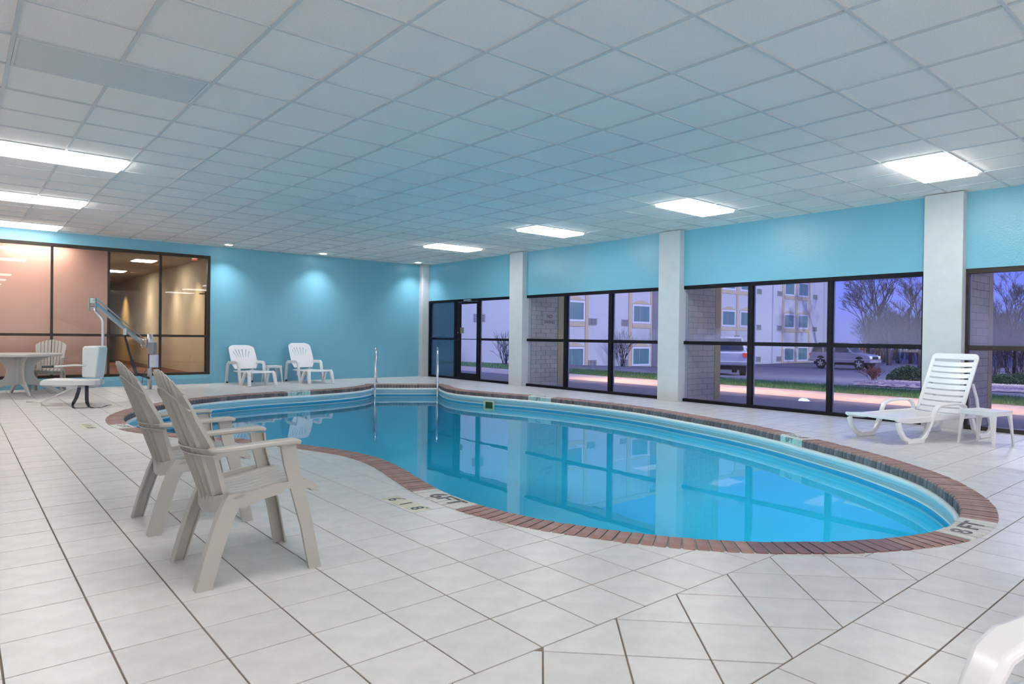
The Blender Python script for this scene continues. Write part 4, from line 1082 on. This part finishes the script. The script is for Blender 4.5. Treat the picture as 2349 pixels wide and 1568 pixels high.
# ------------------------------------------------------------------ white slatted lounger by the right windows
def make_lounger(label):
    t = thing('slatted_lounger', (0, 0, 0), label, 'sun lounger')
    W0 = .64
    for yb_, s in ((0, 1), (-W0, -1)):
        yy = yb_-s*.02
        # side rail
        MB().bar([(-.335, yy, .268), (-.25, yy, .258), (-.10, yy, .248), (.1, yy, .252), (.30, yy, .262), (.8, yy, .268), (1.24, yy, .262)], .03, [.035, .055, .062, .062, .058, .06, .05], (0, 1, 0)).build('side_rail', M_wres, t, bevel=.008)
        # front U sled leg
        pa = [(-.30, yy, .235), (-.265, yy, .14), (-.205, yy, .065), (-.12, yy, .030), (.06, yy, .032), (.13, yy, .075), (.185, yy, .15), (.225, yy, .235)]
        MB().bar(pa, .045, [.05, .05, .05, .05, .05, .045, .04, .04], (0, 1, 0)).build('leg', M_wres, t, bevel=.010)
        MB().box(-.165, .10, yy-.024, yy+.024, 0, .035).build('foot', M_wres, t, bevel=.006)
        pa = [(.93, yy, .235), (.965, yy, .13), (1.03, yy, .055), (1.10, yy, .030), (1.20, yy, .032), (1.27, yy, .08), (1.29, yy, .15), (1.25, yy, .235)]
        MB().bar(pa, .045, .045, (0, 1, 0)).build('leg', M_wres, t, bevel=.010)
        MB().box(1.06, 1.28, yy-.024, yy+.024, 0, .032).build('foot', M_wres, t, bevel=.006)
        # arm loop
        ya = yy+s*.012
        pa = [(.16, ya, .12), (.215, ya, .22), (.255, ya, .31), (.285, ya, .365), (.335, ya, .395), (.42, ya, .408), (.62, ya, .412), (.72, ya, .405), (.775, ya, .378), (.80, ya, .335), (.805, ya, .27)]
        MB().bar(pa, [.04, .045, .05, .055, .06, .062, .062, .06, .055, .05, .045], .030, (0, 1, 0)).build('armrest', M_wres, t, bevel=.010)
        # rear strut
        MB().bar([(1.02, yy+(-s)*.05, .62), (1.10, yy+(-s)*.05, .44), (1.13, yy+(-s)*.05, .28)], .02, .035, (0, 1, 0)).build('strut', M_wres, t, bevel=.004)
    MB().bar([(-.325, -.0, .275), (-.325, -W0, .275)], .05, .03, (1, 0, 0)).build('foot_rail', M_wres, t, bevel=.008)
    seat = MB(); seat.box(.76, .79, -W0+.03, -.03, .25, .275); so2 = seat.build('seat', M_wres, t, bevel=.003)
    for k in range(14):
        xa = -.30+k*.077
        z = .272+.010*math.cos(k*.45)
        rings = []
        for q in range(7):
            yn = -1+q/3; y = -W0/2+yn*(W0/2-.025); dz = -.010*(1-yn*yn)
            rings.append([(xa, y, z+dz-.010), (xa+.064, y, z+dz-.010), (xa+.064, y, z+dz+.004), (xa, y, z+dz+.004)])
        MB().loft(rings).build('slat', M_wres, so2, bevel=.002, seg=1)
    # rear deck behind the pivot
    MB().box(.80, 1.24, -W0+.05, -.05, .235, .25).build('rear_deck', M_wres, t, bevel=.004)
    # backrest: ladder of ten slats
    b0_, b1_ = Vector((.80, 0, .285)), Vector((1.105, 0, .965)); bd = (b1_-b0_); Lb = bd.length; bd.normalize(); bn = Vector((-bd.z, 0, bd.x))
    def bp3(h, y, o=0): return b0_+bd*h+bn*o+Vector((0, y, 0))
    wy = .55; yc = -W0/2
    pts_ = []
    hw = wy/2
    for a_ in range(0, 91, 15): pts_.append((hw-.055+.055*math.cos(R_(a_)), Lb-.055+.055*math.sin(R_(a_))))
    for a_ in range(90, 181, 15): pts_.append((-hw+.055+.055*math.cos(R_(a_)), Lb-.055+.055*math.sin(R_(a_))))
    pts_ += [(-hw, Lb-.075), (hw, Lb-.075)]
    v0 = [bp3(h, yc+y, -.010) for y, h in pts_]; v1 = [bp3(h, yc+y, .014) for y, h in pts_]
    fo = MB().loft([v0, v1]).build('backrest', M_wres, t, bevel=.006)
    for s in (-1, 1):
        MB().bar([bp3(h, yc+s*(wy/2-.022)) for h in (0, .2, .45, .66, .70)], [.04, .044, .046, .046, .046], .028, (0, 1, 0)).build('stile', M_wres, fo, bevel=.008)
    ns = 9; hh = (Lb-.085)/ns
    for k in range(ns):
        h0 = .0+k*hh; rings = []
        for q in range(9):
            yn = -1+q/4; y = yc+yn*(wy/2-.04); o_ = -.022*(1-yn*yn)
            rings.append([bp3(h0, y, o_-.004), bp3(h0+hh-.018, y, o_-.004), bp3(h0+hh-.018, y, o_+.008), bp3(h0, y, o_+.008)])
        MB().loft(rings).build('slat', M_wres, fo, bevel=.002, seg=1)
    return t
g1 = make_lounger('white slatted sun lounger with raised back in front of the right windows')
g1.location = (8.19, 3.275, 0); g1.rotation_euler.z = R_(-16.5)
g2 = copy_tree(g1); g2['label'] = 'white lounger cut off by the bottom right corner of the picture'
g2.rotation_euler.z = R_(-22); g2.scale = (1.25, 1.7, 1.02)
cp_ = P(2330, 1478, 1.58); off = Matrix.Rotation(g2.rotation_euler.z, 3, 'Z') @ Vector((.42, -.02, 0))
g2.location = (cp_.x-off.x, cp_.y-off.y, 0)

# ================================================================== outside
M_conc = mat('shade_toned_concrete', (.20, .19, .25), .7, nscale=2, namt=.2)  # the overhang's shade is put into this dark colour
M_conp = mat('lamplight_toned_concrete', (.62, .50, .45), .75, nscale=2, namt=.2)  # same walkway; warm lamp light is put into its pinkish colour
M_asph = mat('asphalt', (.13, .12, .15), .85, nscale=1.2, namt=.35, col2=(.19, .18, .22))
M_soil = mat('lawn_soil', (.16, .26, .10), .95, nscale=3, namt=.5)
M_grass = mat('grass_blades', (.17, .36, .12), .8, rand=.35)
M_block = mat('painted_block', (.60, .57, .52), .8, rand=.05, bump=.2, bscale=40)
M_bjoint = mat('block_joint', (.30, .28, .26), .9)
M_olive = mat('olive_steel_post', (.55, .47, .23), .5)
M_side = mat('pale_siding', (.66, .66, .70), .7, nscale=1.0, namt=.1, aniso=(1, 1, 8), bump=.15, bscale=6)
M_tan = mat('tan_trim', (.66, .53, .36), .7)
M_wfr = mat('white_window_frame', (.80, .80, .86), .5)
M_pane = mat('dark_hotel_pane', (.13, .27, .29), .15, spec=.6, nscale=3, namt=.4, aniso=(6, 1, .4), col2=(.20, .33, .34))
M_vent = mat('vent_grille', (.40, .38, .40), .6)
M_ventd = mat('vent_dark', (.12, .11, .14), .7)
M_bark = mat('bare_branches', (.06, .045, .06), .9)
M_barkr = mat('reddish_twigs', (.26, .10, .08), .9)
M_gravel = mat('pink_gravel', (.52, .42, .40), .9, rand=.25)
M_leaf = mat('evergreen_leaf', (.05, .09, .04), .7, rand=.4)

def gz_(x):
    return 0.0 if x < 16.61 else max(-.80, -.10-.036*(x-16.6))
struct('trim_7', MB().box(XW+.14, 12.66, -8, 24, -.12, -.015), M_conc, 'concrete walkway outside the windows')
struct('trim_8', MB().box(12.66, 14.55, -8, 24, -.12, -.016), M_conp, 'lamplit part of the walkway beside the lawn, warm light put into its colour')
lw = MB(); ys = [-12, 4, 14, 26.9]
lw.loft([[(x, -12, gz_(x)-.005), (x, 26.9, gz_(x)-.005), (x, 26.9, -1), (x, -12, -1)] for x in (14.55, 15.5, 16.6)])
lawn = lw.build('lawn', M_soil); lawn['kind'] = 'structure'; lawn['label'] = 'strip of green lawn beyond the walkway'; lawn['category'] = 'lawn'
gm = MB(); grn = random.Random(3)
for _ in range(26000):
    y = grn.uniform(1.5, 16) if grn.random() < .8 else grn.uniform(16, 26); x = grn.uniform(14.56, 16.58); z = gz_(x)-.005; h = grn.uniform(.03, .085); a = grn.uniform(0, 6.28); w_ = .006
    dx, dy = math.cos(a)*w_, math.sin(a)*w_; lx, ly = grn.uniform(-.03, .03), grn.uniform(-.03, .03)
    o = len(gm.v); gm.v += [(x-dx, y-dy, z), (x+dx, y+dy, z), (x+lx, y+ly, z+h)]; gm.f.append((o, o+1, o+2)); gm.m.append(0)
go = gm.build('grass', M_grass); tag(go, 'short green grass blades on the lawn strip outside', 'grass', kind='stuff')
rd = MB(); xs_ = [16.6, 18, 20, 24, 28, 32, 36.6, 60, 160]
rd.loft([[(x, -120, gz_(x)), (x, 160, gz_(x)), (x, 160, -2), (x, -120, -2)] for x in xs_])
o = rd.build('parking_lot', M_asph); o['kind'] = 'structure'; o['label'] = 'dark asphalt parking lot'; o['category'] = 'ground'
# roof edge with warm lamps over the concrete strip
rf = MB().box(XW+.14, 12.5, -8, 22, 2.75, 2.95)
o = rf.build('roof_overhang', M_white); o['kind'] = 'structure'; o['label'] = 'flat roof overhang outside the windows'; o['category'] = 'roof'
for k, yy in enumerate((-2.5, 1.0, 4.5, 8.0, 11.5)):
    t = thing('eave_lamp', (12.56, yy, 2.80), 'warm lamp under the roof edge outside', 'lamp', group='warm eave lamps')
    MB().box(-.06, .06, -.15, .15, -.05, .05).build('housing', M_bronze, t)
    l = bpy.data.lights.new('eave', 'AREA'); l.shape = 'RECTANGLE'; l.size = .3; l.size_y = 2.8; l.energy = 42; l.color = (1, .68, .38); l.spread = R_(75)
    lo = bpy.data.objects.new('lamp', l); COL.objects.link(lo); lo.parent = t; lo.location = (.10, 0, -.07); lo.rotation_euler = (0, R_(-16), 0)
# masonry wing walls with a steel post at their outer end
def wing(k, ya, yb, lab):
    root = struct('wall_wing_%d' % k, MB().box(XW+.145, 10.83, ya+.006, yb-.006, -.02, 2.75), M_bjoint, lab)
    m = MB(); z = -.015; r = 0
    while z < 2.7:
        x = XW+.147-(.15 if r % 2 else 0)
        while x < 10.83:
            xa, xb = max(x, XW+.147), min(x+.298, 10.832)
            if xb-xa > .03:
                o = MB().box(xa, xb-.008, ya-.004, ya+.02, z, min(z+.094, 2.74)).build('block', M_block, root)
            x += .30
        z += .101; r += 1
    p = thing('steel_post', (10.93, ya+.08, 0), lab.replace('painted block wing wall', 'olive steel post at the end of the wing wall'), 'post')
    p.location.z = -.015
    m = MB(); m.box(-.09, .09, -.085, -.077, 0, 2.76); m.box(-.09, .09, .077, .085, 0, 2.76); m.box(-.006, .006, -.077, .077, 0, 2.76)
    m.box(-.09, .09, -.077, .077, 0, .012)
    m.build('column', M_olive, p)
    return root
w1_ = wing(1, 11.23, 11.68, 'painted block wing wall outside the second window')
wing(2, 7.03, 7.48, 'painted block wing wall outside the middle pillar')
wing(3, 2.765, 3.206, 'painted block wing wall outside the right pillar')
sg_ = thing('wall_sign', (10.55, 11.222, 1.52), 'pale sign with two lines of brown lettering on the block wall outside', 'sign')
MB().box(-.20, .20, -.008, 0, -.16, .16).build('plate', mat('sign_plate', (.62, .56, .52), .6), sg_)
Mt = frame_mat((0, -.009, .06), (1, 0, 0), (0, 0, 1), (0, -1, 0)); ink2 = mat('sign_brown', (.26, .18, .11), .6)
text_mesh('NO', .11, ink2, 'lettering', sg_, Mt); text_mesh('DIVING', .10, ink2, 'lettering', sg_, frame_mat((0, -.009, -.07), (1, 0, 0), (0, 0, 1), (0, -1, 0)))

# hotel wing across the lot
FY = 27.0
hw_ = thing('hotel_wing', (35, FY, -.85), 'long pale three storey hotel wing with tan trim across the parking lot', 'building'); HT = Matrix.Translation((-35, -FY, .85))
def hb(mb): return mb
def hbx(name, x0, x1, y0, y1, z0, z1, m_, par=None, bev=0):
    o = MB().box(x0, x1, FY+y0, FY+y1, z0, z1, T=HT).build(name, m_, par or hw_, bevel=bev); return o
hbx('wall', 10, 34.37, 0, 12, -.95, 8.3, M_side); hbx('wall', 35.14, 60.2, 0, 12, -.95, 8.3, M_side)
hbx('recess_wall', 34.37, 35.14, 1.2, 12, -.95, 8.3, mat('shade_toned_recess', (.16, .20, .24), .8))  # shade in the recess is put into the dark wall colour
hbx('parapet', 10, 60.3, -.12, 12, 8.3, 8.6, M_tan)
rows = [(-.66, .55), (2.02, 3.23), (4.70, 5.90)]
def hwin(x0, x1, z0, z1):
    f = MB(); fw = .12
    f.box(x0, x1, FY-.06, FY+.02, z0, z0+fw, T=HT).box(x0, x1, FY-.06, FY+.02, z1-fw, z1, T=HT).box(x0, x0+fw, FY-.06, FY+.02, z0+fw, z1-fw, T=HT).box(x1-fw, x1, FY-.06, FY+.02, z0+fw, z1-fw, T=HT)
    fo = f.build('window', M_wfr, hw_); MB().box(x0+fw, x1-fw, FY-.02, FY+.015, z0+fw, z1-fw, T=HT).build('pane', M_pane, fo)
    MB().box(x0+(x1-x0)*.42, x0+(x1-x0)*.44, FY-.03, FY-.02, z0+fw, z1-fw, T=HT).build('curtain_edge', M_vent, fo)
wins = [(19.9-7.6, 19.9-5.9), (19.9-5.3, 19.9-3.6), (24.0, 25.8), (26.4, 28.18), (32.46, 34.25), (35.9, 37.6), (42.39, 44.19), (44.8, 46.55), (51.37, 53.06), (53.63, 55.45)]
for (a, b) in wins:
    for (z0, z1) in rows: hwin(a, b, z0, z1)
tr_ = []
for (a, b) in ((24.0, 28.18), (42.39, 46.55), (51.37, 55.45)):
    for x in (a-.30, (a+b)/2-.14, b+.06): hbx('trim_strip', x, x+.26, -.05, 0, -.85, 8.3, M_tan)
    for (z0, z1) in rows: hbx('sill_band', a, b, -.06, 0, z0-.28, z0-.05, M_tan)
for x in (32.12, 34.27): hbx('trim_strip', x, x+(.32 if x < 33 else .12), -.05, 0, -.85, 8.3, M_tan)
for (z0, z1) in rows: hbx('sill_band', 32.46, 34.27, -.06, 0, z0-.28, z0-.05, M_tan)
for (a, b) in wins[2:]:                        # arched heads above the windows
    for (z0, z1) in rows:
        pr = [(a+(b-a)*q/10, z1+.04+.22*math.sin(math.pi*q/10)**1.3) for q in range(11)]+[(b, z1+.02), (a, z1+.02)]
        MB().prism(pr, FY-.05, FY, 'y', T=HT).build('arch_panel', M_tan, hw_)
def vent(x0, x1, z0, z1):
    o = hbx('vent', x0, x1, -.06, 0, z0, z1, M_vent); m = MB()
    for q in range(4):
        for r_ in range(2): m.box(x0+.06+(x1-x0-.08)*r_/2, x0+.02+(x1-x0-.08)*(r_+1)/2, FY-.065, FY-.06, z0+.05+(z1-z0-.06)*q/4, z0+.01+(z1-z0-.06)*(q+1)/4, T=HT)
    m.build('louvre', M_ventd, o)
for (x0, x1) in ((20.15, 20.83), (28.55, 29.22), (31.49, 32.08), (47.2, 47.82), (50.28, 50.95), (56.3, 57.0), (38.6, 39.2)):
    for z0 in (-.62, 1.84, 4.60): vent(x0, x1, z0, z0+.40)
hbx('downpipe', 49.5, 49.6, -.1, 0, -.85, 8.3, M_side); hbx('downpipe', 58.2, 58.3, -.1, 0, -.85, 8.3, M_side)
hbx('plinth', 10, 60.2, -.25, 0, -1, -.80, mat('mulch', (.20, .14, .13), .9))

# cars
def car(name, label, paint, suv=True):
    t = thing(name, (0, 0, 0), label, 'car')
    Wd = .87; Lf, Lr = 2.32, -2.28
    body = [(-2.26, .52), (-2.28, .98), (-2.24, 1.04), (1.0, 1.06), (1.25, 1.04), (2.10, .93), (2.26, .84), (2.30, .60), (2.24, .48), (1.86, .44), (1.83, .62), (1.70, .78), (1.50, .84), (1.30, .78), (1.17, .62), (1.13, .44),
            (-1.03, .40), (-1.07, .62), (-1.20, .78), (-1.40, .84), (-1.60, .78), (-1.73, .62), (-1.77, .44), (-2.2, .46)]
    MB().prism(body, -Wd, Wd, 'y').build('body', paint, t, bevel=.05, seg=3)
    gh = [(-2.20, 1.03, -2.02, 1.62), (1.02, 1.04, .28, 1.62)]
    m = MB(); r0 = [(-2.22, -.83, 1.03), (1.05, -.83, 1.05), (1.05, .83, 1.05), (-2.22, .83, 1.03)]; r1 = [(-2.02, -.66, 1.64), (.22, -.66, 1.66), (.22, .66, 1.66), (-2.02, .66, 1.64)]
    m.loft([r0, r1]).build('cabin', paint, t, bevel=.05)
    md = mat('car_window', (.03, .035, .045), .1, spec=.8)
    for s in (-1, 1):
        def q(x, z): tt = (z-1.04)/.6; return (x, s*(.835-.17*tt+.004), z)
        for poly in ([(-2.08, 1.09), (-1.28, 1.09), (-1.36, 1.55), (-1.98, 1.55)], [(-1.18, 1.09), (-.42, 1.09), (-.42, 1.57), (-1.24, 1.57)], [(-.34, 1.09), (.88, 1.09), (.30, 1.57), (-.34, 1.57)]):
            a = [q(*p_) for p_ in poly]; b = [(v[0], v[1]-s*.02, v[2]) for v in a]; MB().loft([b, a]).build('side_window', md, t)
        MB().box(-2.2, 2.2, s*.865-.012, s*.865+.022, .60, .68).build('side_moulding', mat('car_trim', (.42, .42, .46), .4), t, bevel=.01)
        MB().box(.80, .98, s*.96-.07, s*.96+.07, 1.06, 1.20).build('side_mirror', paint, t, bevel=.03)
        MB().box(-.45, -.30, s*.875-.01, s*.875+.015, .93, .97).build('door_handle', M_dark, t)
        MB().box(2.10, 2.30, s*.66-.17, s*.66+.17, .72, .88).build('headlamp', mat('headlamp', (.7, .75, .8), .1, emit=(.7, .8, 1), est=.5), t, bevel=.02)
        MB().box(2.12, 2.31, s*.66-.17, s*.66+.17, .655, .705).build('indicator', mat('amber', (.75, .28, .06), .3), t, bevel=.01)
        MB().box(-2.31, -2.20, s*.76-.11, s*.76+.11, .82, .99).build('tail_lamp', mat('tail_red', (.55, .05, .04), .3, emit=(1, .1, .05), est=.25), t, bevel=.02)
        for xw in (1.50, -1.40):
            wl = MB(); nW = 24
            rings = [[(xw+r*math.cos(2*math.pi*k/nW), y*s, .36+r*math.sin(2*math.pi*k/nW)) for k in range(nW)] for r, y in ((.20, .66), (.35, .66), (.365, .70), (.365, .84), (.35, .875), (.245, .88))]
            wo_ = wl.loft(rings).build('wheel', M_dark, t, smooth=False)
            rm = MB(); rm.loft([[(xw+r*math.cos(2*math.pi*k/nW), y*s, .36+r*math.sin(2*math.pi*k/nW)) for k in range(nW)] for r, y in ((.245, .882), (.235, .86), (.20, .855), (.20, .84))], cap=False)
            for k in range(5):
                a_ = 2*math.pi*k/5+.3; rm.bar([(xw+.03*math.cos(a_), .872*s, .36+.03*math.sin(a_)), (xw+.22*math.cos(a_), .872*s, .36+.22*math.sin(a_))], .075, .02, (-math.sin(a_), 0, math.cos(a_)))
            rm.build('rim', mat('alloy', (.75, .76, .80), .25, metal=.6), wo_)
    MB().box(2.16, 2.36, -.86, .86, .46, .60).build('bumper', mat('car_trim', (.42, .42, .46), .4), t, bevel=.03)
    MB().box(-2.38, -2.16, -.86, .86, .48, .64).build('bumper', mat('car_trim', (.42, .42, .46), .4), t, bevel=.03)
    a = [(1.0, -.72, 1.09), (1.0, .72, 1.09), (.32, .62, 1.60), (.32, -.62, 1.60)]; MB().loft([a, [(v[0]+.035, v[1], v[2]+.02) for v in a]]).build('windscreen', md, t)
    a = [(-2.22, -.70, 1.10), (-2.22, .70, 1.10), (-2.05, .60, 1.57), (-2.05, -.60, 1.57)]; MB().loft([a, [(v[0]-.03, v[1], v[2]) for v in a]]).build('rear_window', md, t)
    MB().box(2.26, 2.32, -.45, .45, .68, .84).build('grille', M_dark, t)
    MB().box(-1.7, 0, -.60, -.57, 1.66, 1.70).build('roof_rail', M_dark, t); MB().box(-1.7, 0, .57, .60, 1.66, 1.70).build('roof_rail', M_dark, t)
    MB().box(-2.0, 2.0, -.7, .7, .28, .5).build('underbody', M_dark, t)
    return t
s1 = car('parked_suv', 'silver grey sport utility car parked across the lot', mat('silver_paint', (.34, .31, .38), .3, metal=.25, coat=.4))
pc = P(1936, 842, 44.5); s1.location = (pc.x, pc.y, gz_(pc.x)); s1.rotation_euler.z = R_(-90); s1.scale = (.86, .95, 1.03)
s2 = car('parked_car', 'white car with a red tail lamp, partly hidden by the block wing wall', mat('white_car_paint', (.62, .62, .68), .3, coat=.4))
pc = P(1652, 850, 29.5); s2.location = (pc.x, pc.y, gz_(pc.x)); s2.rotation_euler.z = R_(38)

# gravel bed, shrubs
gp = [G(1952, 878, -.2), G(1975, 872, -.2), G(2010, 866, -.2), G(2060, 861.5, -.2), G(2120, 862, -.2), G(2260, 863, -.2), G(2420, 866, -.2), G(2420, 892, -.2), G(2300, 888, -.2), G(2120, 884.5, -.2), G(2040, 882, -.2)]
gp = [(p.x, p.y) for p in gp]
cxg, cyg = sum(p[0] for p in gp)/len(gp), sum(p[1] for p in gp)/len(gp)
bd = MB(); bd.loft([[(p[0], p[1], gz_(p[0])+.02) for p in gp], [(cxg+(p[0]-cxg)*.85, cyg+(p[1]-cyg)*.85, gz_(p[0])+.10) for p in gp]])
o = bd.build('gravel_bed', M_gravel); o['kind'] = 'structure'; o['label'] = 'bed of pinkish gravel beside the parking lot'; o['category'] = 'ground'
gs = MB(); x0g, x1g = min(p[0] for p in gp), max(p[0] for p in gp); y0g, y1g = min(p[1] for p in gp), max(p[1] for p in gp); cnt = 0
while cnt < 5000:
    x, y = grn.uniform(x0g, x1g), grn.uniform(y0g, y1g)
    if not inside(x, y, gp): continue
    cnt += 1; r = grn.uniform(.025, .06); z = gz_(x)+.10
    v = [(x+r*grn.uniform(.6, 1.2)*a, y+r*grn.uniform(.6, 1.2)*b, z+r*c_) for a, b, c_ in ((1, 0, 0), (0, 1, 0), (-1, 0, 0), (0, -1, 0), (0, 0, .8))]
    gs.add(v, [(0, 1, 4), (1, 2, 4), (2, 3, 4), (3, 0, 4)])
tag(gs.build('gravel', M_gravel), 'loose pinkish stones on the gravel bed', 'gravel', kind='stuff')

def branches(seed, h, depth, spread, nb=3, r0=.12, first=.25, trunk=True, droop=.0, twig=1.0):
    rn = random.Random(seed); m = MB()
    def seg(a, b, ra, rb):
        t = (b-a).normalized(); x = t.cross(Vector((.3, .2, 1))).normalized(); y = x.cross(t)
        k = 4 if ra > .03 else 3
        R1 = [a+(x*math.cos(6.283*q/k)+y*math.sin(6.283*q/k))*ra for q in range(k)]; R2 = [b+(x*math.cos(6.283*q/k)+y*math.sin(6.283*q/k))*rb for q in range(k)]
        m.loft([R1, R2], cap=False)
    def grow(p, d, l, r, lev):
        q = p+d*l; seg(p, q, r, r*.68)
        if lev == 0: return
        for i in range(nb + (1 if rn.random() < .35 else 0)):
            nd_ = (d+Vector((rn.uniform(-1, 1), rn.uniform(-1, 1), rn.uniform(-.35, .6)))*spread).normalized()
            grow(p+d*l*rn.uniform(.55, 1), nd_, l*rn.uniform(.62, .86), max(r*.58, .006*twig), lev-1)
    if trunk: grow(Vector((0, 0, 0)), Vector((rn.uniform(-.06, .06), rn.uniform(-.06, .06), 1)).normalized(), h*first, r0, depth)
    else:
        for i in range(16):
            a = rn.uniform(0, 6.28); s_ = rn.uniform(.1, .55); grow(Vector((rn.uniform(-.15, .15), rn.uniform(-.15, .15), 0)), Vector((math.cos(a)*s_, math.sin(a)*s_, 1)).normalized(), h*rn.uniform(.28, .4), r0, depth)
    return m
def tree_at(proto, name, px, d, lab, sc=1, rz=0, group=None, cat='tree'):
    p = P(px, 784, d); o = proto.copy() if proto.get('used') else proto
    if o is not proto: COL.objects.link(o)
    proto['used'] = 1
    if 'used' in o and o is not proto: del o['used']
    o.location = (p.x, p.y, gz_(p.x)-.02); o.rotation_euler.z = rz; o.scale = (sc, sc, sc); tag(o, lab, cat, group); return o
tA = branches(11, 11, 8, .50, 2, .13, .18).build('bare_tree', M_bark)
tB = branches(5, 11, 8, .56, 2, .12, .165).build('bare_tree', M_bark)
tC = branches(23, 12, 8, .48, 2, .13, .17).build('bare_tree', M_bark)
sh = branches(8, 2.2, 3, .42, 2, .018, trunk=False, twig=1.0).build('bare_shrub', M_bark)
thk = branches(9, 3.4, 5, .50, 2, .016, trunk=False, twig=1.3).build('bare_thicket', M_bark)
k = 0
for (pr, px, d, sc, rz) in ((tA, 1992, 60, 1.45, .3), (tB, 2040, 52, 1.5, 1.2), (tC, 2090, 56, 1.6, 2.0), (tA, 2110, 47, 1.3, 5.3), (tC, 2020, 70, 1.9, .9), (tA, 2010, 75, 1.3, 2.6), (tB, 2070, 74, 1.35, 4), (tC, 2150, 52, 1.0, .6), (tA, 2330, 40, 1.15, 1.4), (tC, 2290, 48, .95, 3.4), (tB, 2380, 52, 1.2, 5.1), (tA, 2230, 66, 1.2, 4.4)):
    tree_at(pr, 'bare_tree', px, d, 'leafless tree with fine branches beyond the parking lot', sc, rz, 'bare trees beyond the lot'); k += 1
for (px, d, sc, rz) in ((2000, 58, 1.1, 0), (2030, 60, 1.2, 1), (2062, 57, 1.15, 2), (2092, 59, 1.2, 3), (2110, 54, 1.1, 4), (2285, 38, .9, .5), (2315, 40, 1.0, 1.6), (2345, 39, 1.0, 2.4), (2375, 42, 1.0, 3), (2050, 66, 1.6, 5), (2085, 68, 1.6, .2), (2015, 68, 1.5, 1.1), (2300, 50, 1.4, 2), (2340, 52, 1.5, 3)):
    tree_at(thk, 'bare_thicket', px, d, 'tangled leafless brush beyond the parking lot', sc, rz, 'brush beyond the lot', 'shrub')
tree_at(sh, 'bare_shrub', 1427, 40.0, 'round leafless shrub in front of the hotel wing, seen through the second window', 1.15, 0, None, 'shrub')
sh2 = tree_at(sh, 'bare_shrub', 1160, 32.0, 'small leafless shrub seen through the pane beside the glass door', .85, 1, None, 'shrub')
rb = branches(31, .7, 3, .6, 3, .008, trunk=False).build('twiggy_bush', M_barkr)
p = G(2008, 866, -.15); rb.location = (p.x, p.y, gz_(p.x)+.05); rb.scale = (1.0, 1.0, .9); tag(rb, 'low reddish twiggy bush at the tip of the gravel bed', 'shrub')
def leafy(seed, r, n, name, lab, loc, sq=.8):
    rn = random.Random(seed); m = MB()
    for _ in range(n):
        u_ = Vector((rn.gauss(0, 1), rn.gauss(0, 1), rn.gauss(0, 1))).normalized()*r*rn.uniform(.55, 1)**.5*(1+.25*mnoise(Vector((rn.random()*3, seed, 0)))); u_.z = abs(u_.z*sq)
        a = Vector((rn.gauss(0, 1), rn.gauss(0, 1), rn.gauss(0, 1))).normalized()*.032; b = Vector((rn.gauss(0, 1), rn.gauss(0, 1), rn.gauss(0, 1))).normalized()*.022
        o = len(m.v); m.v += [tuple(u_-a), tuple(u_+b), tuple(u_+a), tuple(u_-b)]; m.f.append((o, o+1, o+2, o+3)); m.m.append(0)
    root = thing(name, loc, lab, 'shrub'); f_ = m.build('foliage', M_leaf, root); f_['kind'] = 'stuff'
    b_ = branches(seed, r*.9, 2, .5, 2, .02, trunk=False).build('stems', M_bark, root); return root
for k, (px, py, r) in enumerate(((2086, 862, .78), (2300, 856, .55), (2340, 852, .6))):
    p = G(px, py, -.2); leafy(40+k, r, 6500, 'evergreen_shrub', ['dark evergreen shrub on the gravel bed left of the right pillar', 'small evergreen shrub beyond the gravel, seen through the rightmost window', 'evergreen shrub at the right picture edge beyond the gravel'][k], (p.x, p.y, gz_(p.x)+.05))
# picket fence lit by a porch lamp far away
fp = P(1978, 800, 66); fc = thing('picket_fence', (fp.x, fp.y, -.8), 'low picket fence lit warm, far beyond the parked car', 'fence'); fc.rotation_euler.z = YAW-math.pi/2
for k in range(16): MB().prism([(-.06, 0), (.06, 0), (.06, 1.25), (0, 1.35), (-.06, 1.25)], -.015, .015, 'y', T=Matrix.Translation((-2.1+k*.28, 0, 0))).build('picket', mat('fence_wood', (.30, .20, .14), .8), fc)
MB().box(-2.2, 2.2, .02, .06, .3, .4).box(-2.2, 2.2, .02, .06, .95, 1.05).build('rail', mat('fence_wood', (.3, .2, .14), .8), fc)
po = thing('far_porch', (fp.x+FW.x*4, fp.y+FW.y*4, -.8), 'low garden wall lit by a warm lamp behind the picket fence', 'building'); po.rotation_euler.z = YAW-math.pi/2
MB().box(-3, 3, 0, .3, 0, 1.5).build('wall', mat('porch_wall', (.60, .42, .32), .8), po); MB().box(-3.05, 3.05, -.03, .33, 1.5, 1.56).build('coping', M_ventd, po)
l = bpy.data.lights.new('porch', 'POINT'); l.energy = 70; l.color = (1, .55, .3); lo = bpy.data.objects.new('porch_lamp', l); COL.objects.link(lo); lo.location = (0, -1, 1.1); lo.parent = po
# lamps added in the lot, out of view, to brighten the hotel wing
for k, (x, y, en) in enumerate(((30, 6, 2500), (52, 4, 3800), (20, 14, 700))):
    t = thing('added_lot_lamp', (x, y, gz_(x)), 'added tall lamp outside the view, to brighten the hotel wing', 'street lamp', group='added lot lamps')
    MB().tube([(0, 0, 0), (0, 0, 9)], .09, 10).build('pole', M_bronze, t); MB().box(-.3, .3, -.2, .6, 9, 9.15).build('lamp_head', M_bronze, t)
    l = bpy.data.lights.new('lot', 'AREA'); l.size = .6; l.energy = en; l.color = (.90, .93, 1); lo = bpy.data.objects.new('lamp', l); COL.objects.link(lo); lo.parent = t; lo.location = (0, .3, 8.95)
    lo.rotation_euler = (R_(48), 0, 0)
